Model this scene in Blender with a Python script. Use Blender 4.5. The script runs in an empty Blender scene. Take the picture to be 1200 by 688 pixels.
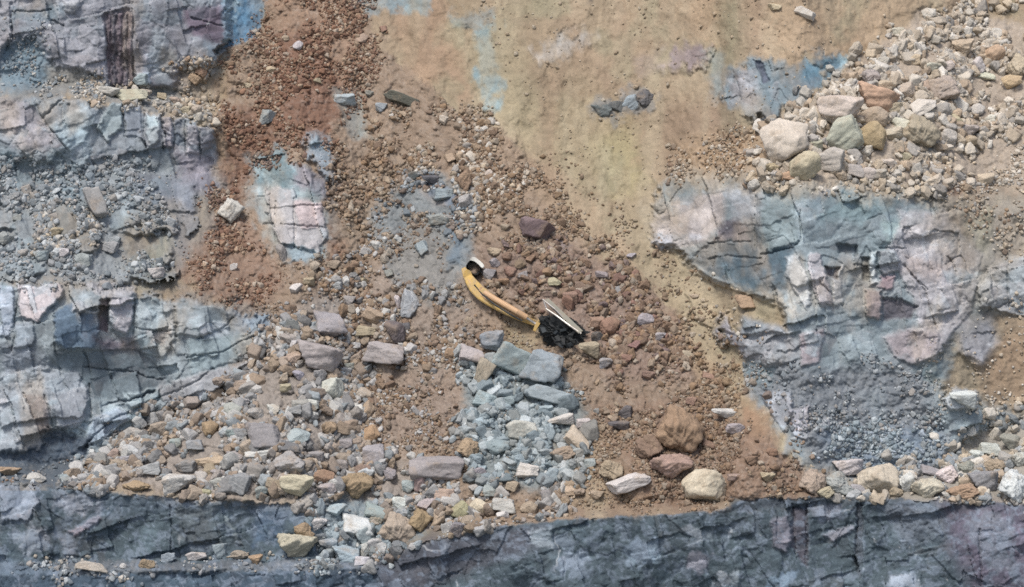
import bpy, math, random
import numpy as np
from mathutils import Matrix, Vector
random.seed(11)
RNG = np.random.default_rng(7)
S = bpy.context.scene
COL = S.collection

# ------------------------------------------------------------------ survey frame
# The quarry side is surveyed in a frame that faces it squarely: (px,py) run along and up
# the face (about 20 units to the metre), T is the horizontal-ish depth into the hill.
F = 3300.0
D0 = 150.0
PITCH = math.radians(10.0)
CAM = np.array([0.0, 0.0, 45.0])
RT = np.array([1.0, 0, 0])
FW = np.array([0, math.cos(PITCH), -math.sin(PITCH)])
UP = np.array([0, math.sin(PITCH), math.cos(PITCH)])
def world(px, py, T):
    a = ((np.asarray(px, float)-600.0)/F)[..., None]
    b = ((344.0-np.asarray(py, float))/F)[..., None]
    return CAM + np.asarray(T, float)[..., None]*(FW + a*RT + b*UP)

# ------------------------------------------------------------------ noise
def tabs(seed, k=1):
    return np.random.default_rng(seed).random((k, 256, 256))
_VT = {}
def vnoise(x, y, seed):
    if seed not in _VT: _VT[seed] = tabs(seed)[0]*2-1
    t = _VT[seed]
    xi = np.floor(x).astype(np.int64); yi = np.floor(y).astype(np.int64)
    fx = x-xi; fy = y-yi
    fx = fx*fx*fx*(fx*(fx*6-15)+10); fy = fy*fy*fy*(fy*(fy*6-15)+10)
    x0 = xi & 255; x1 = (xi+1) & 255; y0 = yi & 255; y1 = (yi+1) & 255
    a = t[x0, y0]; b = t[x1, y0]; c = t[x0, y1]; d = t[x1, y1]
    return (a+(b-a)*fx)*(1-fy) + (c+(d-c)*fx)*fy
def fbm(x, y, seed, octs=4, gain=.5):
    s = 0; a = 1.0; n = 0
    for o in range(octs):
        s = s + a*vnoise(x*2**o+o*17.3, y*2**o-o*9.1, seed+o); n += a; a *= gain
    return s/n*1.6
def ridged(x, y, seed, octs=3):
    s = 0; a = 1.0; n = 0
    for o in range(octs):
        s = s + a*(1-np.abs(vnoise(x*2**o+o*7.7, y*2**o+o*3.3, seed+o))*2); n += a; a *= .5
    return s/n
def voronoi(x, y, seed, want=2):
    """F1, F2, offset to the nearest point and `want` random numbers of its cell"""
    j = tabs(seed, 2+want)
    xi = np.floor(x).astype(np.int64); yi = np.floor(y).astype(np.int64)
    f1 = np.full(x.shape, 9.0); f2 = np.full(x.shape, 9.0)
    bx = np.zeros(x.shape); by = np.zeros(x.shape)
    ci = np.zeros(x.shape, np.int64); cj = np.zeros(x.shape, np.int64)
    for ox in (-1, 0, 1):
        for oy in (-1, 0, 1):
            a = (xi+ox) & 255; b = (yi+oy) & 255
            dx = x-(xi+ox+j[0][a, b]); dy = y-(yi+oy+j[1][a, b])
            d = dx*dx+dy*dy
            m = d < f1
            f2 = np.where(m, f1, np.minimum(f2, d)); f1 = np.where(m, d, f1)
            bx = np.where(m, dx, bx); by = np.where(m, dy, by)
            ci = np.where(m, a, ci); cj = np.where(m, b, cj)
    return np.sqrt(f1), np.sqrt(f2), bx, by, [j[2+k][ci, cj] for k in range(want)]
def facet(x, y, seed, tilt=.9, curv=.55, zr=.7):
    """tilted planes meeting in creases: broken rock. Height, crease distance and two numbers of the facet"""
    j = tabs(seed, 7)
    xi = np.floor(x).astype(np.int64); yi = np.floor(y).astype(np.int64)
    b = np.full(x.shape, -9.0); b2 = b.copy(); ci = np.zeros(x.shape, np.int64); cj = ci.copy()
    for ox in (-1, 0, 1):
        for oy in (-1, 0, 1):
            p = (xi+ox) & 255; q = (yi+oy) & 255
            dx = x-(xi+ox+j[0][p, q]); dy = y-(yi+oy+j[1][p, q])
            v = (j[2][p, q]-.5)*zr+tilt*((j[3][p, q]-.5)*dx+(j[4][p, q]-.5)*dy)*2-curv*(dx*dx+dy*dy)
            m = v > b
            b2 = np.where(m, b, np.maximum(b2, v)); b = np.where(m, v, b)
            ci = np.where(m, p, ci); cj = np.where(m, q, cj)
    return b, b-b2, j[5][ci, cj], j[6][ci, cj]
def sstep(a, b, x):
    t = np.clip((x-a)/(b-a), 0, 1); return t*t*(3-2*t)
def lin(c):
    c = np.asarray(c, float)/255.0
    return np.where(c <= .04045, c/12.92, ((c+.055)/1.055)**2.4)
ALB = 0.80
def A(c):
    c = np.asarray(c, float); g = (c*np.array([.3,.55,.15])).sum(-1, keepdims=True)
    warm = np.clip((c[..., :1]-c[..., 2:])/24.0, 0, 1)
    sat = .86+.12*warm
    return lin(np.clip(g+(c-g)*sat+np.array([-2.5,2.0,2.0])*(1-warm), 0, 255))*ALB

# ------------------------------------------------------------------ the benches: knots of every column of the survey
def cur(*p):
    xs = [q[0] for q in p]; ys = [q[1] for q in p]
    return lambda x: np.interp(x, xs, ys)
K1 = cur((-300,672),(0,672),(100,669),(300,663),(430,664),(520,700),(700,735),(1500,740))
K3 = cur((-300,566),(0,567),(60,570),(120,577),(250,585),(330,588),(350,592),(395,620),(435,652),(470,643),(500,633),(550,621),(600,611),(700,604),(800,599),(850,593),(872,584),(960,582),(1060,585),(1200,590),(1500,597))
K2 = lambda x: np.where(x < 470, np.maximum(K1(x)-10, K3(x)+3), K1(x)-10)
K4 = cur((-300,540),(0,541),(70,545),(110,538),(150,512),(230,470),(290,425),(320,380),(350,372),(420,380),(700,330),(770,290),(790,292),(810,325),(860,405),(890,470),(940,545),(1000,553),(1100,545),(1150,522),(1200,505),(1500,500))
K5 = cur((-300,326),(0,330),(100,333),(200,350),(310,366),(350,365),(420,340),(700,270),(760,238),(790,214),(880,209),(1000,222),(1110,238),(1150,250),(1200,242),(1500,240))
K6 = cur((-300,215),(0,214),(100,206),(200,200),(250,196),(300,190),(700,180),(800,140),(900,130),(1000,75),(1090,22),(1200,22),(1500,22))
K7 = cur((-300,112),(0,113),(120,119),(170,127),(235,138),(265,138),(300,120),(700,100),(800,80),(900,60),(1000,40),(1090,2),(1200,2),(1500,2))
K8 = lambda x: K7(x)-np.interp(x, [0, 120, 260, 300], [17, 17, 20, 10])
SL = [cur((0,.12),(1200,.12)),
      cur((0,4.2),(430,4.2),(500,.15),(1200,.15)),
      cur((0,.12),(1200,.12)),
      cur((60,3.8),(110,2.6),(150,1.8),(230,1.2),(300,.9),(340,.78),(900,.78),(940,1.0),(1000,2.3),(1100,2.3),(1200,1.7)),
      cur((240,.17),(330,.77),(760,.77),(810,.30),(1200,.30)),
      cur((250,.95),(330,.77),(800,.77),(900,.9),(1200,.9)),
      cur((240,.16),(310,.77),(800,.75),(1200,.75)),
      cur((230,3.4),(300,.77),(800,.75),(1200,.75)),
      cur((240,.18),(310,.72),(500,.72),(1200,.66))]
SX = np.arange(-400.0, 1601.0, 2.0); SY = np.arange(-300.0, 901.0, 1.0)
GX, GY = np.meshgrid(SX, SY)
rate = SL[0](GX).copy()
for k, sl in zip((K1, K2, K3, K4, K5, K6, K7, K8), SL[1:]):
    kk = k(GX) + fbm(GX/26, GX*0+3.7, 90, 3)*3.5 + fbm(GX/7, GX*0+8.7, 95, 3)*1.6
    rate = np.where(GY < kk, sl(GX), rate)
lip = K3(GX)
edge = sstep(440, 480, GX)*sstep(868, 840, GX)*(GY < lip)*(GY > lip-9)      # the trodden strip along the lip
rate = np.where(edge > .5, 3.6, rate)
def box(a, n, ax):
    k = np.ones(2*n+1)/(2*n+1)
    p = np.pad(a, [(n, n) if i == ax else (0, 0) for i in (0, 1)], mode='edge')
    c = np.cumsum(np.insert(p, 0, 0, axis=ax), axis=ax)
    return (np.take(c, range(2*n+1, c.shape[ax]), ax)-np.take(c, range(0, c.shape[ax]-2*n-1), ax))/(2*n+1)
rate = box(box(rate, 2, 0), 4, 1)
SET = np.cumsum((rate*0.05)[::-1], axis=0)[::-1]
SET = SET-SET[SY.searchsorted(700)][None, :]
SET = box(SET, 5, 1)
def bil(G, px, py, xs, ys):
    fx = np.clip((px-xs[0])/(xs[1]-xs[0]), 0, len(xs)-1.001); fy = np.clip((py-ys[0])/(ys[1]-ys[0]), 0, len(ys)-1.001)
    i = fx.astype(int); j = fy.astype(int); a = fx-i; b = fy-j
    return (G[j, i]*(1-a)+G[j, i+1]*a)*(1-b)+(G[j+1, i]*(1-a)+G[j+1, i+1]*a)*b
def setback(px, py): return bil(SET, px, py, SX, SY)

# ------------------------------------------------------------------ the fine grid
st = 1.05
cx = np.arange(-70, 1271, st); cy = np.arange(-45, 735, st)
def fan(start, n, s0, sgn):
    out = []; d = s0
    for _ in range(n): start += sgn*d; d *= 1.09; out.append(start)
    return out
xs = np.array(fan(cx[0], 48, 1.6, -1)[::-1]+list(cx)+fan(cx[-1], 48, 1.6, 1))
ys = np.array(fan(cy[0], 26, 1.6, -1)[::-1]+list(cy)+fan(cy[-1], 20, 1.6, 1))
PX, PY = np.meshgrid(xs, ys)
X = PX/20.0; V = PY/20.0                                   # metres along / down the face
wx = X+.35*fbm(X*.9, V*.9, 21, 4); wv = V+.35*fbm(X*.9, V*.9, 31, 4)
PWX = PX+5*fbm(PX/22, PY/22, 41, 4)+2.4*fbm(PX/4, PY/4, 141, 2); PWY = PY+5*fbm(PX/22, PY/22, 51, 4)+2.4*fbm(PX/4, PY/4, 151, 2)
ROCK, SOIL, DEB, SCREE = 0, 1, 2, 3
W = np.zeros((4,)+PX.shape)
C = np.zeros(PX.shape+(3,))
RAISE = np.zeros(PX.shape)
RID = np.zeros(PX.shape, np.int16)

def sdist(poly, x, y):
    """signed distance to a polygon, positive inside"""
    P = np.asarray(poly, float); d = np.full(x.shape, 1e9); ins = np.zeros(x.shape, bool)
    for i in range(len(P)):
        x0, y0 = P[i-1]; x1, y1 = P[i]
        ex, ey = x1-x0, y1-y0
        t = np.clip(((x-x0)*ex+(y-y0)*ey)/(ex*ex+ey*ey+1e-9), 0, 1)
        d = np.minimum(d, (x-x0-t*ex)**2+(y-y0-t*ey)**2)
        if ey != 0:
            c = ((y0 > y) != (y1 > y)) & (x < ex*(y-y0)/ey+x0)
            ins ^= c
    d = np.sqrt(d)
    return np.where(ins, d, -d)
def patch(poly, col=None, cls=None, soft=5, warp=None, up=0, gx=0, gy=0, a=1.0, rid=None, fray=0.0):
    if warp is None: warp = .45 if (cls == ROCK or up) else 1.0
    P = np.asarray(poly, float); mg = soft+18+fray*14
    i0, i1 = np.searchsorted(xs, [P[:, 0].min()-mg, P[:, 0].max()+mg]); j0, j1 = np.searchsorted(ys, [P[:, 1].min()-mg, P[:, 1].max()+mg])
    s = np.s_[j0:j1, i0:i1]
    if j1 <= j0 or i1 <= i0: return
    qx = PX[s]+(PWX[s]-PX[s])*warp; qy = PY[s]+(PWY[s]-PY[s])*warp
    d = sdist(P, qx, qy)
    if fray: d = d+fray*10*fbm(PX[s]/9, PY[s]/14, 61, 4)
    m = sstep(-soft, soft, d)*a
    if col is not None: C[s] = C[s]*(1-m[..., None])+A(col)*m[..., None]
    if cls is not None:
        for k in range(4): W[k][s] = W[k][s]*(1-m)+(m if k == cls else 0)
    if up or gx or gy:
        mm = sstep(-1.5, 1.5, d); c = P.mean(0)
        RAISE[s] += mm*(up+gx*(PX[s]-c[0])+gy*(PY[s]-c[1]))
    if rid is not None: RID[s] = np.where(d > 0, rid, RID[s])
E = 3000
# ---- ground regions, broad first ----------------------------------------------------
C[:] = A((158,143,121)); W[SOIL] = 1                        # tan soil of the upper slope
R_SOIL, R_FAN, R_LWALL, R_LF1, R_LF2, R_LF3, R_SCB, R_RF, R_SH, R_RSC, R_BF = range(11)
# left rock faces
patch([(-E,-E),(262,-E),(268,50),(255,72),(238,92),(225,118),(120,103),(0,98),(-E,98)], (139,138,146), ROCK, soft=7, warp=1.0, fray=.5, rid=R_LF3)
patch([(-E,114),(0,113),(120,120),(170,128),(235,139),(255,150),(262,195),(248,250),(214,290),(0,300),(-E,300)], (138,143,151), ROCK, soft=7, warp=1.0, fray=.4, rid=R_LF2)
patch([(-E,200),(60,188),(150,196),(205,232),(235,262),(212,330),(150,338),(0,332),(-E,332)], (142,145,149), SCREE, soft=14, fray=.6, rid=R_SCB)
patch([(-E,330),(0,330),(100,333),(200,348),(312,366),(325,384),(292,428),(232,472),(152,514),(92,548),(0,546),(-E,546)], (142,149,155), ROCK, soft=6, warp=1.0, fray=.4, rid=R_LF1)
patch([(-E,538),(0,536),(92,538),(110,574),(60,572),(0,569),(-E,568)], (92,98,108), SCREE, rid=R_BF)
patch([(-E,90),(0,94),(60,76),(115,92),(235,106),(255,140),(235,140),(170,128),(120,119),(0,113),(-E,113)], (140,138,136), SCREE, soft=5, fray=.5)
# the slide: fan and its feeder chute
patch([(300,-E),(425,-E),(428,0),(445,45),(478,80),(532,120),(562,133),(632,192),(700,256),(772,338),(838,420),(884,480),(930,540),(968,583),(872,586),(850,594),(800,600),(600,612),(500,634),(436,655),(395,622),(345,592),(250,586),(120,578),(88,560),(152,512),(232,468),(292,424),(318,384),(255,352),(205,322),(222,280),(252,228),(262,190),(252,150),(258,105),(268,62),(300,22)], (144,127,110), DEB, soft=9, fray=1.2, rid=R_FAN)
patch([(445,-20),(520,-20),(530,20),(560,125),(530,118),(478,82)], (160,138,116), SOIL, soft=10)
# right rock face, scree, boulder heap
patch([(758,262),(775,212),(880,206),(1000,218),(1110,234),(1150,248),(1200,240),(E,240),(E,520),(1200,500),(1140,520),(1100,548),(1000,556),(942,548),(892,474),(862,410),(808,322),(790,296)], (134,143,149), ROCK, soft=9, warp=1.0, fray=.7, rid=R_RF)
patch([(1085,12),(1130,8),(1200,26),(E,26),(E,236),(1200,236),(1120,228),(1000,218),(930,212),(885,204),(893,160),(905,140),(958,112),(1010,72),(1058,36)], (172,160,145), SCREE, soft=8, fray=.5, rid=R_SH)
patch([(935,560),(1010,545),(1075,560),(1110,530),(1150,502),(1200,486),(E,480),(E,598),(1200,592),(1060,587),(960,584)], (158,152,142), SCREE, soft=8, rid=R_RSC)
# lower wall
patch([(-E,567),(0,568),(60,571),(120,578),(250,586),(342,591),(393,622),(432,653),(470,644),(500,635),(550,623),(600,613),(700,606),(800,601),(852,595),(872,585),(960,583),(1060,586),(1200,591),(E,597),(E,E),(-E,E)], (84,94,103), ROCK, soft=2.5, warp=.5, rid=R_LWALL)

# ---- patches of the upper slope -----------------------------------------------------
patch([(525,0),(640,0),(700,120),(690,235),(640,190),(560,130)], (156,145,120), soft=20)
patch([(600,20),(680,0),(690,60),(660,110),(625,100)], (148,131,111), soft=16, a=.7)
patch([(630,120),(720,110),(770,200),(700,240)], (152,139,115), soft=20)
patch([(690,170),(740,140),(760,210),(720,250)], (158,149,116), soft=15, a=.8)
patch([(760,130),(880,110),(890,205),(790,212)], (146,129,110), soft=18)
patch([(850,0),(1080,0),(1040,45),(960,95),(900,60)], (168,149,125), soft=18)
patch([(820,0),(870,0),(880,70),(850,90)], (154,147,122), soft=14, a=.8)
patch([(800,-30),(835,-30),(845,60),(820,60)], (160,138,114), soft=12, a=.7)
patch([(1080,-40),(1300,-40),(1300,25),(1100,8)], (152,136,115), soft=12)
patch([(412,-60),(500,-60),(497,14),(440,14),(418,8)], (130,156,168), SOIL, soft=6, fray=.8, a=.85)
patch([(528,16),(578,14),(580,40),(560,38),(540,36),(530,28)], (132,158,168), soft=8, fray=.9, a=.7)
patch([(553,34),(580,34),(582,92),(584,125),(574,130),(562,108),(558,60)], (140,158,160), soft=10, fray=.9, a=.6)
patch([(560,85),(582,85),(584,120),(572,126)], (128,160,174), soft=9, fray=.8, a=.65)
patch([(628,62),(640,48),(668,38),(690,40),(686,52),(670,62),(640,70)], (164,158,152), ROCK, soft=9, fray=.9, a=.75)
patch([(692,126),(700,120),(728,118),(732,108),(752,102),(770,112),(766,128),(748,132),(728,136),(700,139)], (126,127,130), SCREE, soft=8, fray=.9, a=.7)
patch([(772,78),(790,58),(806,50),(830,56),(826,70),(800,80),(782,86)], (128,112,124), ROCK, soft=9, fray=.9, a=.75)
patch([(826,58),(848,62),(850,110),(832,118)], (140,150,152), soft=7, a=.8)
patch([(845,120),(862,82),(882,70),(900,68),(925,80),(945,72),(1002,64),(985,85),(950,110),(912,134),(900,146),(880,132),(862,128)], (118,129,137), ROCK, soft=8, fray=.9)
patch([(852,84),(882,84),(884,128),(856,126)], (142,138,142), soft=7)
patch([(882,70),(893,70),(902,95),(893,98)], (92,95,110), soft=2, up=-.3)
patch([(940,80),(958,64),(985,64),(976,86),(950,96)], (96,126,144), soft=8, fray=.6)
patch([(985,62),(1004,62),(985,80)], (136,160,170), soft=5)
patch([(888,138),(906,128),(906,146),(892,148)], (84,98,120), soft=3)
patch([(790,165),(880,150),(905,185),(880,204),(800,205)], (166,144,118), SCREE, soft=14)
patch([(690,-20),(705,-20),(700,3),(692,3)], (100,92,88), soft=3)
patch([(742,70),(780,55),(775,85),(750,90)], (160,150,146), soft=8, a=.6)
# ---- slide chute -------------------------------------------------------------------------
patch([(312,-60),(410,-60),(408,0),(420,40),(400,110),(360,140),(340,120),(322,60)], (150,127,108), soft=14)
patch([(322,40),(368,30),(402,100),(392,150),(372,175),(330,160),(318,120)], (128,100,84), soft=12, fray=.4)
patch([(262,130),(330,120),(325,170),(295,185),(282,250),(268,262),(258,205)], (126,100,84), soft=9)
patch([(222,282),(258,232),(290,255),(322,300),(330,340),(300,362),(240,350),(206,322)], (140,118,102), DEB, soft=10)
patch([(392,160),(402,210),(406,300),(385,320),(380,240)], (132,106,88), soft=9)
patch([(250,140),(266,140),(258,210),(246,215)], (140,122,104), soft=6)
patch([(388,105),(420,108),(432,160),(415,165),(400,140)], (140,146,146), SOIL, soft=6, a=.8)
patch([(293,188),(305,178),(330,180),(346,196),(372,216),(384,232),(382,280),(372,302),(345,306),(325,300),(308,262),(296,225)], (136,145,149), ROCK, soft=12, warp=1.0, fray=.8)
patch([(300,180),(330,178),(345,205),(330,222),(300,215)], (118,138,146), soft=8)
patch([(345,192),(380,205),(384,232),(345,222)], (136,130,138), soft=5)
patch([(311,222),(342,222),(346,234),(380,238),(382,276),(372,294),(350,290),(330,286),(322,262),(310,245)], (172,167,168), ROCK, soft=3, up=.38, gx=-.004, warp=.8)
patch([(344,236),(380,238),(381,270),(352,268)], (184,170,170), soft=2, up=.12)
patch([(335,285),(372,292),(366,304),(340,306)], (140,152,160), soft=3)
patch([(356,160),(386,164),(398,210),(392,222),(376,200),(362,178)], (134,144,154), ROCK, soft=7, warp=1.0, fray=.6)
patch([(384,218),(396,214),(404,272),(392,285)], (138,128,120), soft=6)
# ---- fan colouring ---------------------------------------------------------------------------
patch([(88,560),(152,512),(232,468),(292,424),(320,384),(400,330),(430,420),(430,520),(520,560),(560,618),(436,655),(345,592),(200,584)], (148,139,131), soft=16)
patch([(410,330),(470,290),(560,340),(560,420),(500,450),(420,430)], (143,130,118), soft=16)
patch([(400,450),(470,440),(540,450),(545,520),(470,520),(410,500)], (144,129,116), soft=14)
patch([(402,215),(470,180),(540,230),(520,280),(430,300),(400,280)], (145,130,113), soft=14)
patch([(432,262),(452,238),(480,200),(520,205),(545,225),(560,260),(550,310),(520,345),(470,330),(445,300)], (128,130,132), SCREE, soft=8)
patch([(478,200),(500,205),(530,222),(545,235),(538,250),(505,240)], (112,116,128), ROCK, soft=4)
patch([(440,285),(500,255),(530,300),(540,360),(480,350)], (134,130,126), SCREE, soft=12)
patch([(525,240),(545,240),(540,310),(528,312)], (110,126,142), soft=6, a=.7)
patch([(612,280),(648,278),(642,300),(615,300)], (104,128,150), SOIL, soft=3)
patch([(650,270),(668,270),(665,300),(640,302)], (128,118,124), soft=6, a=.8)
patch([(560,290),(680,290),(780,350),(830,440),(720,450),(660,370),(560,330)], (138,120,108), soft=16)
patch([(600,370),(640,372),(640,400),(600,412),(585,395)], (160,144,118), SOIL, soft=6)
patch([(540,420),(640,420),(690,480),(680,530),(640,575),(560,570),(545,500)], (132,138,140), soft=10)
patch([(655,520),(740,500),(760,590),(660,600)], (150,136,116), SOIL, soft=14)
patch([(700,480),(800,470),(880,485),(960,580),(860,590),(760,590)], (136,115,99), soft=12)
patch([(780,370),(838,420),(905,505),(880,520),(820,450)], (146,122,100), SOIL, soft=10)
patch([(560,132),(632,192),(700,256),(690,300),(620,240),(545,170)], (152,134,115), soft=10)
patch([(436,655),(500,634),(600,612),(800,600),(850,594),(845,584),(800,592),(600,601),(500,622),(450,640)], (140,124,108), SOIL, soft=2, warp=.3)
patch([(436,655),(500,634),(560,620),(560,611),(500,622),(450,640)], (118,110,104), SOIL, soft=2, warp=.3)
patch([(350,592),(400,586),(470,590),(500,622),(436,655),(380,658)], (132,142,150), DEB, soft=5)
patch([(612,205),(640,190),(720,260),(760,330),(700,290)], (164,146,123), SOIL, soft=10)
patch([(690,500),(770,468),(850,478),(900,520),(955,584),(860,590),(720,598)], (136,115,98), DEB, soft=16, a=.8)
for mx_, my_, mr, mh in ((800,540,95,1.3),(735,560,60,.7),(880,550,50,.6),(620,300,90,.7),(300,540,90,.8),(480,560,80,.6),(560,210,60,.5),(1040,140,90,1.0)):
    RAISE += mh*np.exp(-((PX-mx_)**2+((PY-my_)*1.25)**2)/(2*(mr*.55)**2))
# ---- right tan chutes --------------------------------------------------------------------------
patch([(700,240),(760,240),(790,290),(820,330),(890,352),(918,372),(915,392),(870,395),(850,400),(868,440),(880,478),(845,440),(775,345)], (154,141,118), SOIL, soft=7)
patch([(800,335),(815,320),(870,342),(920,362),(918,390),(868,392),(820,380)], (160,145,121), SOIL, soft=5, up=.3)
patch([(820,395),(860,395),(876,440),(872,475),(840,430)], (148,132,109), SOIL, soft=8)
patch([(838,372),(850,372),(868,392),(890,400),(900,418),(865,415),(846,396)], (148,144,150), ROCK, soft=6, up=.15, fray=.6, warp=1)
patch([(1092,440),(1120,400),(1150,370),(1200,350),(1300,340),(1300,470),(1200,485),(1150,470),(1110,470)], (146,137,119), SOIL, soft=14)
patch([(1160,400),(1200,380),(1300,380),(1300,470),(1200,478),(1165,455)], (154,139,117), SOIL, soft=10)
patch([(1095,215),(1150,222),(1300,215),(1300,330),(1180,300),(1120,262)], (148,133,117), SOIL, soft=14)
patch([(1095,205),(1140,215),(1150,245),(1110,238)], (152,128,110), soft=10)
patch([(1110,250),(1170,262),(1180,310),(1140,330),(1120,280)], (152,146,138), SOIL, soft=14, a=.8)
patch([(1165,310),(1200,298),(1300,298),(1300,370),(1190,368),(1150,360),(1145,335)], (150,150,154), ROCK, soft=6, up=.35)
patch([(1125,370),(1160,372),(1170,400),(1150,430),(1125,410)], (136,134,140), ROCK, soft=8)
patch([(1105,468),(1120,456),(1146,460),(1144,478),(1115,482)], (176,178,182), ROCK, soft=3, up=.4)
# ---- right rock face in detail -----------------------------------------------------------------
patch([(760,262),(790,232),(850,222),(850,262),(835,270),(825,285),(800,288),(765,284)], (168,160,158), ROCK, soft=5)
patch([(762,276),(830,274),(824,284),(798,292),(766,286)], (176,174,180), soft=4)
patch([(828,286),(860,265),(900,262),(930,250),(935,285),(925,300),(925,340),(880,346),(850,328),(808,308)], (84,99,111), ROCK, soft=4, up=-.15)
patch([(840,266),(862,258),(880,265),(880,285),(836,280)], (108,102,112), soft=4)
patch([(890,235),(930,232),(935,285),(892,296)], (122,132,136), ROCK, soft=3, up=.15)
patch([(850,222),(890,215),(890,262),(862,262)], (156,158,164), soft=6)
patch([(935,225),(985,225),(1000,250),(960,262),(930,255)], (152,164,172), soft=6)
patch([(900,214),(960,218),(960,232),(900,236)], (136,140,140), soft=6)
patch([(960,222),(1050,228),(1052,244),(1000,262),(960,262)], (122,138,144), soft=8)
patch([(1036,262),(1060,255),(1058,285),(1040,282)], (148,164,166), soft=4)
patch([(1050,248),(1110,250),(1150,300),(1140,360),(1112,400),(1095,430),(1085,400),(1070,355),(1055,320),(1040,290),(1055,265)], (165,160,164), ROCK, soft=5, up=.15)
patch([(1060,300),(1110,310),(1100,330),(1065,322)], (162,152,150), soft=8)
patch([(1090,360),(1130,330),(1138,362),(1110,400)], (168,163,166), soft=6)
patch([(920,300),(935,298),(946,315),(952,355),(946,362),(934,345),(922,320)], (186,190,194), ROCK, soft=2, up=.3)
patch([(950,296),(962,298),(974,340),(976,356),(962,360),(950,330)], (174,168,172), ROCK, soft=2, up=.35)
patch([(978,316),(986,310),(988,355),(976,358)], (172,178,184), soft=3, up=.2)
patch([(1020,295),(1028,294),(1026,330),(1018,336)], (186,190,192), ROCK, soft=2, up=.3)
patch([(1030,292),(1050,294),(1056,318),(1034,320)], (160,158,162), ROCK, soft=2, up=.3)
patch([(1032,322),(1050,322),(1046,340),(1026,336)], (142,124,130), soft=3, up=.2)
patch([(1012,340),(1034,340),(1032,374),(1014,372)], (138,126,126), ROCK, soft=3, up=.4)
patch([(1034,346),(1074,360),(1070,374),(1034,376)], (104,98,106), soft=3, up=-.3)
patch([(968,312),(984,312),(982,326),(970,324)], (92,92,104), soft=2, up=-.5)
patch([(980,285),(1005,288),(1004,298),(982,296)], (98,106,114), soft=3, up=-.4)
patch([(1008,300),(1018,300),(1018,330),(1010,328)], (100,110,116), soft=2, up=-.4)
patch([(870,370),(925,385),(940,420),(930,440),(880,425),(862,400)], (146,148,154), ROCK, soft=6)
patch([(936,392),(965,385),(960,425),(940,432)], (158,146,150), ROCK, soft=4, up=.2)
patch([(945,385),(965,395),(955,420),(944,415)], (172,176,182), soft=3)
patch([(1035,395),(1070,385),(1100,390),(1100,415),(1070,428),(1048,420)], (158,148,152), ROCK, soft=6, up=.2)
patch([(880,425),(960,435),(1060,425),(1090,440),(1100,500),(1090,548),(960,552),(920,500),(880,455)], (126,129,136), SCREE, soft=14)
patch([(875,425),(905,432),(900,455),(880,450)], (124,138,146), soft=8)
patch([(893,462),(925,458),(930,480),(918,505),(905,488)], (158,160,168), ROCK, soft=4, up=.3)
patch([(925,480),(948,478),(945,515),(930,512)], (164,160,168), ROCK, soft=3, up=.3)
patch([(965,490),(975,495),(970,512),(962,510)], (172,172,178), soft=2, up=.2)
patch([(1070,430),(1100,420),(1120,405),(1110,440),(1085,452)], (120,134,142), SOIL, soft=7)
patch([(960,505),(1100,500),(1110,540),(1060,558),(985,556)], (122,134,150), SCREE, soft=12)
patch([(1010,460),(1035,455),(1045,500),(1020,505)], (140,148,156), soft=8, a=.7)
for poly, col, a, sf in (([(775,196),(900,200),(1000,212),(1110,226),(1200,226),(1200,252),(1110,246),(1000,232),(880,222),(790,226)], (158,150,136), .75, 10),
        ([(1100,236),(1200,236),(1300,300),(1200,300),(1160,345),(1135,390),(1128,330),(1118,262)], (152,147,138), .7, 18),
        ([(750,240),(790,216),(800,236),(775,270),(756,280)], (158,148,132), .7, 12),
        ([(800,300),(850,330),(920,350),(930,372),(880,362),(810,330)], (156,144,124), .6, 9),
        ([(1060,250),(1110,262),(1105,292),(1070,282)], (158,154,152), .6, 12),
        ([(0,322),(100,322),(200,338),(310,356),(310,372),(200,354),(100,340),(0,338)], (136,132,130), .55, 8),
        ([(200,200),(262,190),(262,250),(210,310),(190,290)], (136,133,134), .6, 16)):
    patch(poly, col, soft=sf, a=a, fray=.5)
# ---- upper left face ---------------------------------------------------------------------------
patch([(256,-60),(280,-60),(280,0),(272,42),(264,46),(260,20)], (136,160,178), soft=2)
patch([(280,-60),(313,-60),(313,2),(303,42),(280,50),(255,66),(250,60),(268,46),(274,36)], (98,136,168), SOIL, soft=3)
patch([(215,10),(262,5),(264,40),(255,50),(222,40)], (112,98,112), ROCK, soft=5)
patch([(122,15),(152,10),(158,102),(128,102)], (124,112,118), ROCK, soft=4, up=-.3)
for q in range(5):
    patch([(127+q*6,18),(130+q*6,16),(131+q*6,100),(128+q*6,100)], (112-6*(q % 2),98,106), soft=1.2, up=.22, warp=.5)
patch([(112,30),(122,28),(130,100),(118,100)], (158,156,166), soft=2, up=.2)
patch([(60,40),(112,26),(118,90),(75,75)], (154,152,160), ROCK, soft=4, up=.2)
patch([(10,10),(60,10),(95,0),(60,24),(16,22)], (140,148,158), soft=5)
patch([(0,0),(14,0),(12,40),(0,62)], (158,154,160), soft=3, up=.3)
patch([(5,55),(40,40),(60,80),(50,105),(0,105)], (122,140,154), SCREE, soft=10)
patch([(75,0),(95,0),(90,15),(78,14)], (160,158,162), soft=4, up=.2)
patch([(155,30),(215,35),(225,100),(160,105)], (142,138,146), ROCK, soft=6)
patch([(175,35),(195,35),(200,100),(182,95)], (158,164,172), soft=6, a=.8)
patch([(158,85),(176,86),(176,100),(160,100)], (168,178,192), soft=3, up=.3)
patch([(55,78),(112,90),(118,108),(60,105)], (144,140,134), SCREE, soft=8, fray=.5, a=.7)
patch([(205,85),(240,78),(248,120),(215,125)], (150,138,122), SCREE, soft=10, a=.8, fray=.5)
patch([(240,50),(268,55),(262,90),(240,80)], (132,152,168), soft=8, a=.6)
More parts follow.
